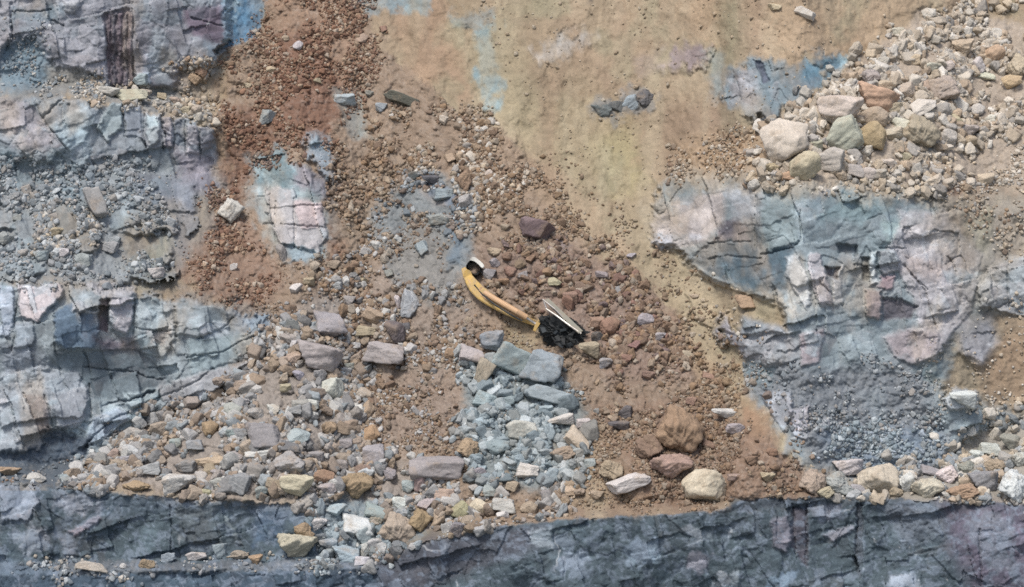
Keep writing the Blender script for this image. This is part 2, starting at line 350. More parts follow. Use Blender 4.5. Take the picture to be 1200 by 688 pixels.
# ---- second left face ---------------------------------------------------------------------------
patch([(0,115),(35,118),(50,140),(80,170),(60,190),(0,175)], (150,144,150), ROCK, soft=6)
patch([(58,148),(105,120),(115,135),(100,165),(82,178)], (150,160,168), ROCK, soft=4, up=.15)
patch([(30,118),(70,118),(48,135)], (146,148,152), soft=3, up=.15)
patch([(114,150),(130,122),(144,122),(142,152),(125,166)], (160,170,174), ROCK, soft=2, up=.35)
patch([(145,125),(166,126),(166,160),(146,158)], (138,142,152), ROCK, soft=2, up=.2)
patch([(172,134),(187,134),(186,165),(174,170)], (158,170,176), ROCK, soft=2, up=.4)
patch([(190,136),(200,136),(203,176),(194,174)], (148,142,150), ROCK, soft=2, up=.35)
patch([(204,140),(218,142),(216,168),(206,172)], (118,124,136), ROCK, soft=2)
patch([(220,148),(232,148),(232,180),(220,178)], (156,150,156), ROCK, soft=2, up=.35)
patch([(233,146),(252,150),(246,170),(234,176)], (140,138,146), ROCK, soft=2, up=.25)
patch([(205,178),(250,175),(250,230),(215,230)], (134,128,138), soft=8)
patch([(0,175),(80,180),(120,210),(90,235),(0,220)], (128,138,146), soft=10)
patch([(120,180),(205,180),(205,225),(140,215)], (142,146,150), soft=8)
patch([(200,228),(250,235),(232,280),(205,320),(195,260)], (134,131,133), SOIL, soft=14)
patch([(140,255),(200,250),(205,330),(150,335)], (134,138,140), SOIL, soft=12)
patch([(150,200),(230,215),(230,250),(170,245)], (130,132,142), ROCK, soft=8, up=.25)
patch([(40,235),(110,250),(120,290),(50,300)], (142,136,128), SCREE, soft=12)
# ---- lower left face ------------------------------------------------------------------------------
patch([(22,335),(72,334),(74,346),(58,362),(46,377),(24,372)], (194,184,186), ROCK, soft=2, up=.45, gx=.004)
patch([(0,338),(16,336),(18,372),(10,395),(0,395)], (158,166,180), ROCK, soft=3, up=.3)
patch([(64,366),(80,356),(114,362),(118,385),(110,408),(75,410),(64,400)], (104,120,140), ROCK, soft=2, up=.55, gx=-.006)
patch([(82,354),(116,358),(116,366),(84,364)], (170,172,178), soft=2, up=.2)
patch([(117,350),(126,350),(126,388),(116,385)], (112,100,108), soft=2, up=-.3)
patch([(128,345),(158,350),(156,370),(150,393),(132,385),(127,370)], (178,172,178), ROCK, soft=2, up=.4)
patch([(100,330),(160,335),(155,348),(120,350)], (164,160,164), soft=3, up=.2)
patch([(16,380),(40,376),(38,405),(16,408)], (148,156,166), ROCK, soft=3, up=.25)
patch([(160,358),(200,360),(206,398),(190,418),(162,412)], (158,166,172), ROCK, soft=3, up=.2)
patch([(175,385),(200,384),(198,402),(178,400)], (164,160,162), soft=3)
patch([(205,362),(262,358),(268,384),(232,395),(208,392)], (150,158,164), ROCK, soft=3, up=.25)
patch([(232,382),(262,376),(270,392),(240,398)], (172,178,186), soft=3, up=.15)
patch([(222,398),(300,390),(298,410),(262,428),(225,440)], (142,154,160), ROCK, soft=4, up=.15)
patch([(265,365),(318,368),(312,385),(275,392)], (138,150,164), soft=4)
patch([(110,395),(160,398),(170,425),(130,430)], (126,116,126), ROCK, soft=6)
patch([(62,412),(160,410),(200,440),(170,470),(100,470),(75,440)], (108,116,124), ROCK, soft=8, up=-.2)
patch([(0,405),(40,400),(60,435),(0,470)], (128,132,142), soft=8)
patch([(0,440),(50,430),(95,440),(106,468),(96,488),(55,490),(0,500)], (152,156,164), ROCK, soft=4, up=.35)
patch([(0,470),(28,462),(52,520),(48,530),(0,528)], (156,160,168), ROCK, soft=2, up=.3)
patch([(28,460),(52,462),(60,505),(45,510)], (128,122,130), ROCK, soft=3)
patch([(60,460),(102,455),(102,490),(84,502),(66,500)], (152,154,162), ROCK, soft=3, up=.25)
patch([(145,460),(186,455),(184,468),(150,478)], (154,164,170), ROCK, soft=2, up=.35)
patch([(110,492),(140,478),(155,490),(125,512),(92,525)], (150,158,172), ROCK, soft=3, up=.4)
patch([(186,455),(240,436),(292,424),(270,445),(235,470),(215,484),(192,476)], (156,154,158), ROCK, soft=3, up=.3)
patch([(200,468),(232,462),(235,475),(212,484)], (166,172,184), soft=4)
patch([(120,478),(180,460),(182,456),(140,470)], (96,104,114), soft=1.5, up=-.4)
patch([(52,508),(85,505),(112,512),(100,540),(0,545),(0,528),(50,528)], (86,96,112), SCREE, soft=5)
# ---- lower wall ---------------------------------------------------------------------------------------
patch([(0,568),(60,572),(120,580),(250,588),(340,593),(340,606),(200,602),(90,598),(0,590)], (88,98,110), soft=5)
patch([(0,568),(42,572),(46,588),(30,610),(0,612)], (146,152,166), ROCK, soft=5, up=.2, fray=.6)
patch([(60,575),(110,580),(116,600),(80,602),(62,590)], (136,140,152), ROCK, soft=4, fray=.6)
patch([(15,625),(50,615),(58,640),(30,650)], (138,144,156), ROCK, soft=3, fray=.6)
patch([(62,625),(84,622),(90,650),(74,652)], (134,142,156), ROCK, soft=3, fray=.4)
patch([(80,622),(115,604),(118,608),(88,628)], (152,140,150), soft=2, up=.15)
patch([(0,655),(70,665),(80,688),(0,690)], (104,116,132), soft=5)
patch([(70,660),(430,655),(445,668),(70,676)], (104,108,116), SCREE, soft=2)
patch([(70,674),(445,668),(520,700),(520,900),(-E,900),(-E,676)], (72,84,100), ROCK, soft=3)
patch([(205,590),(250,592),(255,640),(215,640)], (100,104,110), soft=6)
patch([(260,605),(266,604),(282,635),(276,636)], (122,130,136), soft=1.5, up=.12)
patch([(300,600),(340,598),(330,640),(295,640)], (84,98,118), soft=6)
patch([(436,655),(520,630),(640,612),(640,640),(500,688),(445,690)], (86,86,96), ROCK, soft=8)
patch([(620,622),(646,620),(646,640),(622,640)], (150,158,168), ROCK, soft=3, fray=.4)
patch([(655,655),(690,640),(698,660),(660,672)], (136,146,162), ROCK, soft=3, fray=.6)
patch([(735,635),(775,632),(770,660),(730,664)], (130,142,160), ROCK, soft=4, fray=.8)
patch([(800,622),(836,620),(836,635),(806,638)], (142,148,158), ROCK, soft=3, fray=.7)
patch([(808,650),(838,648),(830,668),(804,666)], (142,140,152), ROCK, soft=3, fray=.6)
patch([(836,670),(860,672),(856,682),(838,680)], (148,152,160), soft=2, fray=.5)
patch([(905,610),(925,602),(930,630),(920,648),(905,640)], (128,124,136), ROCK, soft=3, up=.2)
patch([(948,590),(985,590),(985,605),(960,612)], (128,132,146), ROCK, soft=3)
patch([(965,626),(998,612),(1002,622),(975,635)], (148,148,160), ROCK, soft=2, up=.2, fray=.4)
patch([(1100,590),(1300,592),(1300,700),(1140,690),(1110,640)], (108,100,116), ROCK, soft=14)
patch([(1030,590),(1100,590),(1110,630),(1060,640)], (112,118,130), ROCK, soft=10)
patch([(1120,605),(1180,600),(1190,680),(1150,660)], (124,128,142), ROCK, soft=5, fray=.9, a=.8)
patch([(1040,672),(1070,670),(1075,690),(1040,690)], (150,158,172), ROCK, soft=3, fray=.5)
patch([(900,676),(940,668),(930,690),(900,690)], (122,138,158), soft=4, fray=.6)
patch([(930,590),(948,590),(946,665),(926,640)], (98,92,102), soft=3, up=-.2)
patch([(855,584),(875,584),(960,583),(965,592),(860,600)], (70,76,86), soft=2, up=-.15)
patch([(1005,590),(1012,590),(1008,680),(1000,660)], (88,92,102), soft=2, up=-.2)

lm = ((RID == R_SCB)*sstep(-.1, .25, fbm(X*.55, V*.7, 880, 5))*.85)
for k in range(4): W[k] = W[k]*(1-lm)+(lm if k == ROCK else 0)
# ---- cracks carved into the faces ------------------------------------------------------------
def crack(pts, w=1.1, dep=.18):
    P = np.asarray(pts, float)
    i0, i1 = np.searchsorted(xs, [P[:, 0].min()-9, P[:, 0].max()+9]); j0, j1 = np.searchsorted(ys, [P[:, 1].min()-9, P[:, 1].max()+9])
    s = np.s_[j0:j1, i0:i1]
    x = PX[s]+(PWX[s]-PX[s])*.3; y = PY[s]+(PWY[s]-PY[s])*.3; d = np.full(x.shape, 1e9)
    for (x0, y0), (x1, y1) in zip(P[:-1], P[1:]):
        ex, ey = x1-x0, y1-y0
        t = np.clip(((x-x0)*ex+(y-y0)*ey)/(ex*ex+ey*ey+1e-9), 0, 1)
        d = np.minimum(d, np.hypot(x-x0-t*ex, y-y0-t*ey))
    RAISE[s] -= dep*sstep(w*1.4, w*.4, d)
for c in ([(886,230),(886,292)], [(938,246),(939,282)], [(892,298),(930,291),(936,284)], [(850,300),(892,302)],
          [(1060,312),(1072,325),(1084,345),(1090,360),(1096,376),(1098,385)], [(1032,289),(1062,292)], [(1108,310),(1124,300),(1130,308)],
          [(1000,310),(1035,312)], [(1068,322),(1086,340)], [(960,330),(975,345)], [(830,284),(880,284)], [(1110,300),(1120,318)],
          [(26,330),(18,372),(14,410)], [(64,362),(64,412),(72,440)], [(158,350),(157,395)], [(160,385),(205,388)], [(205,360),(207,395)],
          [(97,528),(112,508),(140,488),(184,466)], [(184,466),(230,448),(250,432)], [(52,462),(62,500)], [(28,460),(52,522)], [(104,450),(108,490)],
          [(235,396),(262,384),(272,372)], [(220,420),(262,412),(300,392)], [(100,430),(150,435),(190,445)], [(130,440),(140,470)],
          [(38,115),(50,140),(82,178)], [(50,138),(72,118)], [(144,122),(146,160)], [(170,130),(170,172)], [(188,132),(192,176)], [(203,138),(205,178)], [(218,142),(219,182)], [(233,146),(234,186)],
          [(12,10),(14,40),(6,62)], [(16,14),(60,12)], [(60,24),(75,30)], [(155,10),(157,104)], [(226,20),(262,30)], [(313,244),(380,240)], [(322,235),(324,285)], [(344,232),(346,290)], [(330,262),(382,268)],
          [(930,590),(932,650)], [(946,590),(944,660)], [(1147,620),(1150,680)], [(200,590),(202,650)], [(1005,590),(1003,650)],
          [(1156,365),(1190,352)], [(1180,300),(1184,360)], [(64,210),(100,240)], [(85,190),(70,230),(90,260)], [(110,190),(128,215)]):
    crack(c)

# ------------------------------------------------------------------ relief and colour variation by kind of ground
print('relief')
rk, so, de, sc = W
# rock: creased facets at four sizes, stepped along joints
disp = np.zeros(PX.shape)
bright = np.ones(PX.shape); hue = np.zeros(PX.shape)
jx = X+.16*fbm(X*.7, V*.7, 301, 3)+.03*fbm(X*4, V*4, 305, 2); jv = V+.16*fbm(X*.7, V*.7, 311, 3)+.03*fbm(X*4, V*4, 315, 2)
ang = .24
ux = jx*np.cos(ang)-jv*np.sin(ang); uv = jx*np.sin(ang)+jv*np.cos(ang)
rough = sstep(-.25, .45, fbm(X*.42, V*.42, 350, 4))           # shattered zones between smooth slabs
rough = np.maximum(rough, .55*(RID == R_LWALL))
for i, (sx, sy, amp, bj, cv) in enumerate(((2.5,2.1,.75,.05,.22),(1.05,.9,.36,.07,.28),(.46,.40,.15,.07,.35),(.20,.18,.05,.06,.45))):
    h, e, r0, r1 = facet(ux/sx+i*13.1, uv/sy+i*7.7, 400+i*10, .95, cv)
    k = (1-.45*(RID == R_LWALL), .45+.55*rough, .15+.85*rough, .10+.90*rough)[i]
    disp += rk*amp*k*(h-.12-(.035, .05, .05, 0)[i]*sstep(.05, .0, e))
    if i < 3: hue = hue+(r0-.5)*(.9, .7, .5)[i]
    bright *= 1+rk*bj*(r1-.5)*2*(.6+.4*k)
bright *= 1+.11*rk*(RID != R_LWALL)
f1, f2, bx, by, r = voronoi(ux/1.5+3.3, uv/2.3+1.7, 470, 3)
disp += rk*(.20*(r[0]-.5)-.16)
f1, f2, bx, by, r = voronoi(ux/.6+3.3, uv/.5+1.7, 480, 3)
disp += rk*.08*rough*(r[0]-.5)
disp += rk*.03*rough*fbm(X*3.2, V*3.2, 500, 4)
# soft soil: gullies and lumps
gul = fbm(X*1.1+.2*fbm(X*.5, V*.5, 515, 3), V*.16, 510, 4)
gr = facet(jx/.55, jv/.5, 540, .8, .5, .6)[0]*.09+facet(jx/.21, jv/.2, 545, .9, .6, .8)[0]*.05
disp += so*(.09*gul+.34*fbm(X*.33, V*.26, 520, 5)+.10*fbm(X*1.9, V*1.6, 530, 5)+.02*fbm(X*9, V*9, 531, 3)+gr)
# debris: heaps of stones of three sizes in fines
cell = np.zeros(PX.shape); tone = np.zeros(PX.shape)
for i, (s_, amp, occ) in enumerate(((.70,.24,.35),(.34,.15,.5),(.17,.085,.7),(.09,.045,.8))):
    h, e, r0, r1 = facet(jx/s_+5*i, jv/s_-3*i, 600+i*10, 1.0, .8, .9)
    disp += (de*1.25+sc*1.0)*amp*h
    k = (r0 < occ)*(de+sc*.9)*(.7, .8, .7, .6)[i]*sstep(.0, .12, e)
    tone = tone*(1-k)+k*(r1*2-1); cell = np.maximum(cell, k)
disp += (de+sc)*(.22*fbm(X*.4, V*.4, 640, 4)+.06*fbm(X*2.2, V*2.2, 650, 4))
n1 = fbm(X*.45, V*.45, 700, 5); n2 = fbm(X*3.1, V*3.1, 710, 5); n3 = fbm(X*1.3, V*.25, 720, 4)
# colours
bright *= 1+rk*(.10*n1+.11*n2)+so*(.09*n1+.11*n2+.05*n3)+(de+sc)*(.08*n1+.09*n2)
pink, blue, pale, dark = A((168,156,156)), A((122,142,152)), A((186,186,190)), A((92,98,108))
lum = C.mean(-1, keepdims=True)
def tint(col, m):
    global C
    t = col/ col.mean()*lum
    C = C*(1-m[..., None])+t*m[..., None]
tint(pink, rk*np.clip(hue*.5-.12, 0, .28)); tint(blue, rk*np.clip(-hue*.6-.08, 0, .30))
C = C*(1+(rk*np.clip(fbm(X*.8, V*.8, 730, 5)-.25, 0, 1)*.55)[..., None])
# dusty tan staining on rock from the soil above, and thin pale veins
st_ = sstep(.05, .7, fbm(X*.5+9, V*.3, 740, 6))*rk*.5*(PY < 575)
C = C*(1-st_[..., None])+A((160,148,132))*st_[..., None]
vein = rk*sstep(.86, .97, ridged(wx*.55, wv*.42, 750, 2))*sstep(0, .4, fbm(X*.4, V*.4, 760, 2))*.55
C = C*(1-vein[..., None])+A((196,196,200))*vein[..., None]
low = RID == R_LWALL
fleck = low*np.maximum(sstep(.25, .6, fbm(wx*1.5, wv*1.9, 770, 5))*.5, sstep(.3, .6, fbm(wx*3.5, wv*4.2, 775, 4))*.4)
C = C*(1-fleck[..., None])+A((136,146,164))*fleck[..., None]
# soil streaks
stt = so*sstep(.1, .8, fbm(X*.9+.4*n2, V*.3, 780, 5))*.22
C = C*(1-stt[..., None])+A((150,128,104))*stt[..., None]
stt = so*sstep(.2, .8, fbm(X*.8+.4*n2, V*.34, 790, 5))*.25
C = C*(1-stt[..., None])+A((186,174,150))*stt[..., None]
stt = so*sstep(.15, .7, fbm(X*.36+.2*n2, V*.22, 792, 5))*.42
C = C*(1-stt[..., None])+A((150,130,109))*stt[..., None]
stt = so*sstep(.25, .8, fbm(X*.42+5, V*.3, 796, 5))*.45
C = C*(1-stt[..., None])+A((150,148,124))*stt[..., None]
stt = so*sstep(.0, .8, fbm(X*.5+.25*n1, V*.10, 793, 4))*.40
C = C*(1-stt[..., None])+A((146,126,108))*stt[..., None]
stt = so*sstep(.1, .8, fbm(X*.6+4+.25*n1, V*.11, 797, 4))*.40
C = C*(1-stt[..., None])+A((172,162,138))*stt[..., None]
GC = C.copy()
# stones in the fines
pos = np.clip(tone, 0, 1)*cell; neg = np.clip(-tone, 0, 1)*cell
C = C*(1-(pos*.34)[..., None])+A((188,180,170))*(pos*.34)[..., None]
C = C*(1-(neg*.26)[..., None])+A((112,100,94))*(neg*.26)[..., None]
bright *= 1+rk*.10*fbm(X*6, V*6, 850, 3)+rk*.06*fbm(X*14, V*14, 855, 2)
C *= bright[..., None]
C = np.clip(C, .012, .80)
micro = .012*fbm(X*9, V*9, 800, 3)*(1-so*.6)*(1-rk*.7)
frame_fade = sstep(-420, -60, PX)*sstep(1620, 1260, PX)
SETG = setback(PX, PY)
T = D0+SETG-(disp+RAISE+micro)
T += .5*(fbm(X*.16, V*.16, 810, 3))*(rk+.3)

# ------------------------------------------------------------------ mesh helpers
def raw_mesh(name, co, faces, n, col=None):
    """faces: (m,n) int array"""
    me = bpy.data.meshes.new(name)
    me.vertices.add(len(co)); me.vertices.foreach_set('co', np.ascontiguousarray(co, np.float32).ravel())
    me.loops.add(faces.size); me.loops.foreach_set('vertex_index', np.ascontiguousarray(faces, np.int32).ravel())
    me.polygons.add(len(faces)); me.polygons.foreach_set('loop_start', np.arange(0, faces.size, n, dtype=np.int32))
    me.update(calc_edges=True)
    if col is not None:
        a = me.color_attributes.new('base_tint', 'FLOAT_COLOR', 'POINT')
        a.data.foreach_set('color', np.c_[col, np.ones(len(col))].astype(np.float32).ravel())
    return me
def link(name, me, mat=None, parent=None):
    o = bpy.data.objects.new(name, me); COL.objects.link(o)
    if mat is not None and me is not None and not me.materials: me.materials.append(mat)
    if parent is not None: o.parent = parent
    return o
def tag(o, label, cat, group=None, kind=None):
    if label: o['label'] = label
    if cat: o['category'] = cat
    if group: o['group'] = group
    if kind: o['kind'] = kind
    return o

# ------------------------------------------------------------------ materials
def nodes(m):
    m.use_nodes = True; nt = m.node_tree; nt.nodes.clear()
    return nt, nt.nodes, nt.links
def earth_mat(name, source, scale=1.0, bump=.35, rough=.93, contrast=.22):
    m = bpy.data.materials.new(name); nt, N, L = nodes(m)
    out = N.new('ShaderNodeOutputMaterial'); bs = N.new('ShaderNodeBsdfPrincipled')
    bs.inputs['Roughness'].default_value = rough; bs.inputs['Specular IOR Level'].default_value = .25
    L.new(bs.outputs[0], out.inputs[0])
    if source == 'attr':
        c = N.new('ShaderNodeAttribute'); c.attribute_name = 'base_tint'; cs = c.outputs['Color']
        co = N.new('ShaderNodeNewGeometry').outputs['Position']
    else:
        c = N.new('ShaderNodeObjectInfo'); cs = c.outputs['Color']
        g = N.new('ShaderNodeNewGeometry').outputs['Position']; co = g
    def noise(sc, det):
        n = N.new('ShaderNodeTexNoise'); n.inputs['Scale'].default_value = sc*scale; n.inputs['Detail'].default_value = det
        n.inputs['Roughness'].default_value = .65; L.new(co, n.inputs['Vector']); return n.outputs['Fac']
    def mth(op, a, b):
        n = N.new('ShaderNodeMath'); n.operation = op
        for i, v in enumerate((a, b)):
            if isinstance(v, (int, float)): n.inputs[i].default_value = v
            else: L.new(v, n.inputs[i])
        return n.outputs[0]
    f1 = noise(1.6, 6); f2 = noise(9, 4)
    k = mth('ADD', mth('MULTIPLY', mth('SUBTRACT', f1, .5), contrast*3.2), mth('MULTIPLY', mth('SUBTRACT', f2, .5), contrast*3.2))
    k = mth('ADD', k, 1.0)
    mx = N.new('ShaderNodeVectorMath'); mx.operation = 'SCALE'; L.new(cs, mx.inputs[0]); L.new(k, mx.inputs['Scale'])
    L.new(mx.outputs[0], bs.inputs['Base Color'])
    bp = N.new('ShaderNodeBump'); bp.inputs['Strength'].default_value = bump; bp.inputs['Distance'].default_value = .06
    L.new(mth('ADD', noise(5, 5), mth('MULTIPLY', noise(19, 3), .5)), bp.inputs['Height']); L.new(bp.outputs[0], bs.inputs['Normal'])
    return m, (nt, N, L, bs, mx, mth, noise)
M_EARTH = earth_mat('quarry_ground', 'attr', contrast=.17)[0]
M_RUB = earth_mat('broken_stone', 'attr', 1.4, .5, contrast=.18)[0]
M_BLD, (nt, N, L, bs, mx, mth, noise) = earth_mat('boulder_stone', 'obj', 1.0, .55, contrast=.20)
# earthy rind and staining in patches over the stone
st1 = N.new('ShaderNodeValToRGB'); st1.color_ramp.elements[0].position = .52; st1.color_ramp.elements[1].position = .68
L.new(noise(.9, 5), st1.inputs[0])
mixn = N.new('ShaderNodeMix'); mixn.data_type = 'RGBA'
L.new(mth('MULTIPLY', st1.outputs[0], .45), mixn.inputs['Factor'])
L.new(mx.outputs[0], mixn.inputs['A']); mixn.inputs['B'].default_value = (*A((166,146,122)), 1)
L.new(mixn.outputs['Result'], bs.inputs['Base Color'])

# ------------------------------------------------------------------ ground objects: one sheet cut along the geology
print('ground mesh')
P3 = world(PX, PY, T)
ny, nx = PX.shape
# lip of the far top goes back as a plateau, foot goes down to the pit floor
idx = np.arange(ny*nx).reshape(ny, nx)
quads = np.stack([idx[:-1, :-1], idx[1:, :-1], idx[1:, 1:], idx[:-1, 1:]], -1).reshape(-1, 4)
qr = RID[:-1, :-1].reshape(-1)
CO = P3.reshape(-1, 3); CC = C.reshape(-1, 3)
names = {R_SOIL: ('upper_slope', 'bare tan soil slope streaked with blue clay above the benches'),
         R_FAN: ('landslide_ground', 'brown landslide fan spreading down from the chute to the lower lip'),
         R_LWALL: ('lower_rock_terrain', 'dark blue grey rock wall below the lowest bench lip'),
         R_LF1: ('bench_terrain', 'blocky blue grey bench face with a pinkish white block beside the fan'),
         R_LF2: ('jointed_terrain', 'grey bench face with upright pale columns under the stony ledge'),
         R_LF3: ('top_terrain', 'purplish grey rock face with a ribbed dark band at the very top'),
         R_SCB: ('scree_ground', 'grey scree apron between two bench faces beside the red chute'),
         R_RF: ('cliff_terrain', 'wide blue grey rock face with white streaks under the boulder heap'),
         R_SH: ('heap_ground', 'pale stony ground under the boulder heap'),
         R_RSC: ('bench_ground', 'pale gravelly bench floor below the wide blue grey face'),
         R_BF: ('bench_floor', 'dark strip of bench floor at the foot of the blocky face')}
for r, (nm, lb) in names.items():
    q = quads[qr == r]
    if not len(q): continue
    u, inv = np.unique(q, return_inverse=True)
    me = raw_mesh(nm, CO[u], inv.reshape(-1, 4), 4, CC[u])
    tag(link(nm, me, M_EARTH), lb, 'terrain', kind='structure')
# pit floor to the horizon and the plateau behind the crest
def sheet(nm, lb, x0, x1, y0, y1, z, col):
    g = np.array([[x0,y0,z],[x1,y0,z],[x1,y1,z],[x0,y1,z]], float)
    me = raw_mesh(nm, g, np.array([[0,1,2,3]]), 4, np.tile(A(col), (4, 1)))
    tag(link(nm, me, M_EARTH), lb, 'ground', kind='structure')
bot = P3[-1]; top = P3[0]
sheet('ground', 'grey pit floor spreading out below the lower wall', -4000, 4000, -4000, float(bot[:, 1].max()+60), float(bot[:, 2].max()), (128,126,124))
sheet('plateau_ground', 'tan plateau behind the crest of the slope', -4000, 4000, float(top[:, 1].max()), 4000, float(top[:, 2].min()), (170,152,128))

# uniform core depth for placing things
CI = slice(np.searchsorted(xs, cx[0]-.01), np.searchsorted(xs, cx[-1]+.01)+0); CJ = slice(np.searchsorted(ys, cy[0]-.01), np.searchsorted(ys, cy[-1]+.01))
TC = T[CJ, CI]
TS = box(box(TC, 3, 0), 3, 1)
def depth(px, py, smooth=True):
    px = np.asarray(px, float); py = np.asarray(py, float)
    return bil(TS if smooth else TC, px, py, cx, cy)

def ground_col(px, py):
    g = GC[np.searchsorted(ys, py).clip(0, len(ys)-1), np.searchsorted(xs, px).clip(0, len(xs)-1)]
    return g
# ------------------------------------------------------------------ stone shapes
def ico(sub):
    t = (1+5**.5)/2
    v = [(-1,t,0),(1,t,0),(-1,-t,0),(1,-t,0),(0,-1,t),(0,1,t),(0,-1,-t),(0,1,-t),(t,0,-1),(t,0,1),(-t,0,-1),(-t,0,1)]
    f = [(0,11,5),(0,5,1),(0,1,7),(0,7,10),(0,10,11),(1,5,9),(5,11,4),(11,10,2),(10,7,6),(7,1,8),(3,9,4),(3,4,2),(3,2,6),(3,6,8),(3,8,9),(4,9,5),(2,4,11),(6,2,10),(8,6,7),(9,8,1)]
    v = [np.array(p)/np.linalg.norm(p) for p in v]
    for _ in range(sub):
        mid = {}; nf = []
        def md(a, b):
            k = (min(a, b), max(a, b))
            if k not in mid:
                p = v[a]+v[b]; v.append(p/np.linalg.norm(p)); mid[k] = len(v)-1
            return mid[k]
        for a, b, c in f:
            ab, bc, ca = md(a, b), md(b, c), md(c, a)
            nf += [(a,ab,ca),(b,bc,ab),(c,ca,bc),(ab,bc,ca)]
        f = nf
    return np.array(v), np.array(f)
ICO = [ico(i) for i in range(5)]
def n3(p, seed, fr):
    return (vnoise(p[:, 0]*fr+3, p[:, 1]*fr+p[:, 2]*fr*.7, seed)+vnoise(p[:, 1]*fr+11, p[:, 2]*fr-p[:, 0]*fr*.6, seed+1)+vnoise(p[:, 2]*fr-5, p[:, 0]*fr+p[:, 1]*fr*.8, seed+2))/3
def stone(sub, rng, style):
    d, f = ICO[sub]
    npl = {'round': 15, 'angular': 7, 'slab': 6, 'lumpy': 12}[style]
    nrm = rng.normal(size=(npl, 3)); nrm /= np.linalg.norm(nrm, axis=1)[:, None]
    off = rng.uniform(.72, 1.05, npl) if style != 'round' else rng.uniform(.80, 1.08, npl)
    if style == 'slab':
        nrm = np.vstack([nrm, [[.15,.2,.95],[-.1,-.2,-.96]]]); nrm /= np.linalg.norm(nrm, axis=1)[:, None]; off = np.r_[off, .6, .6]
    if style in ('angular', 'slab'):                      # a broken block: six rough sides, corners knocked off
        bxn = np.vstack([np.eye(3), -np.eye(3)])+rng.normal(0, .34, (6, 3)); bxn /= np.linalg.norm(bxn, axis=1)[:, None]
        nrm = np.vstack([nrm, bxn]); off = np.r_[off*.95, rng.uniform(.62, .88, 6)]
    dn = d@nrm.T
    r = np.where(dn > .05, off/np.maximum(dn, .05), 9)
    k = {'round': 20, 'angular': 60, 'slab': 60, 'lumpy': 24}[style]
    rr = (np.sum(np.minimum(r, 3.0)**(-float(k)), 1)+1.5**(-float(k)))**(-1.0/k)
    p = d*rr[:, None]
    if sub >= 2:
        sd = int(rng.integers(1000, 60000))
        a = {'round': .13, 'angular': .12, 'slab': .10, 'lumpy': .22}[style]
        p = p*(1+a*n3(p, sd, 1.7)+a*.6*n3(p, sd+5, 4)+(a*.5*n3(p, sd+9, 8)+a*.3*n3(p, sd+13, 17) if sub >= 3 else 0))[:, None]
    p = p-(p.max(0)+p.min(0))/2
    return p/(p.max(0)-p.min(0)), f                         # unit box
_rg = np.random.default_rng(5)
TPL = {s: [raw_mesh('stone_shape', *stone(4, _rg, s), 3) for _ in range(n)] for s, n in (('round', 9), ('angular', 12), ('slab', 8), ('lumpy', 8))}
for l in TPL.values():
    for me in l: me.materials.append(M_BLD)

# ------------------------------------------------------------------ boulders one by one
PAL = {'T': (180,167,145), 'O': (176,150,120), 'G': (162,161,158), 'B': (166,175,180), 'W': (214,211,205), 'P': (172,166,167),
       'D': (104,104,108), 'R': (148,124,106), 'M': (116,102,108), 'C': (204,195,176), 'K': (96,104,102)}
WORD = {'T': 'tan', 'O': 'orange brown', 'G': 'grey', 'B': 'blue grey', 'W': 'pale grey', 'P': 'purplish grey', 'D': 'dark grey', 'R': 'reddish brown', 'M': 'maroon', 'C': 'cream', 'K': 'dark green'}
STY = {'r': 'round', 'a': 'angular', 's': 'slab', 'l': 'lumpy'}
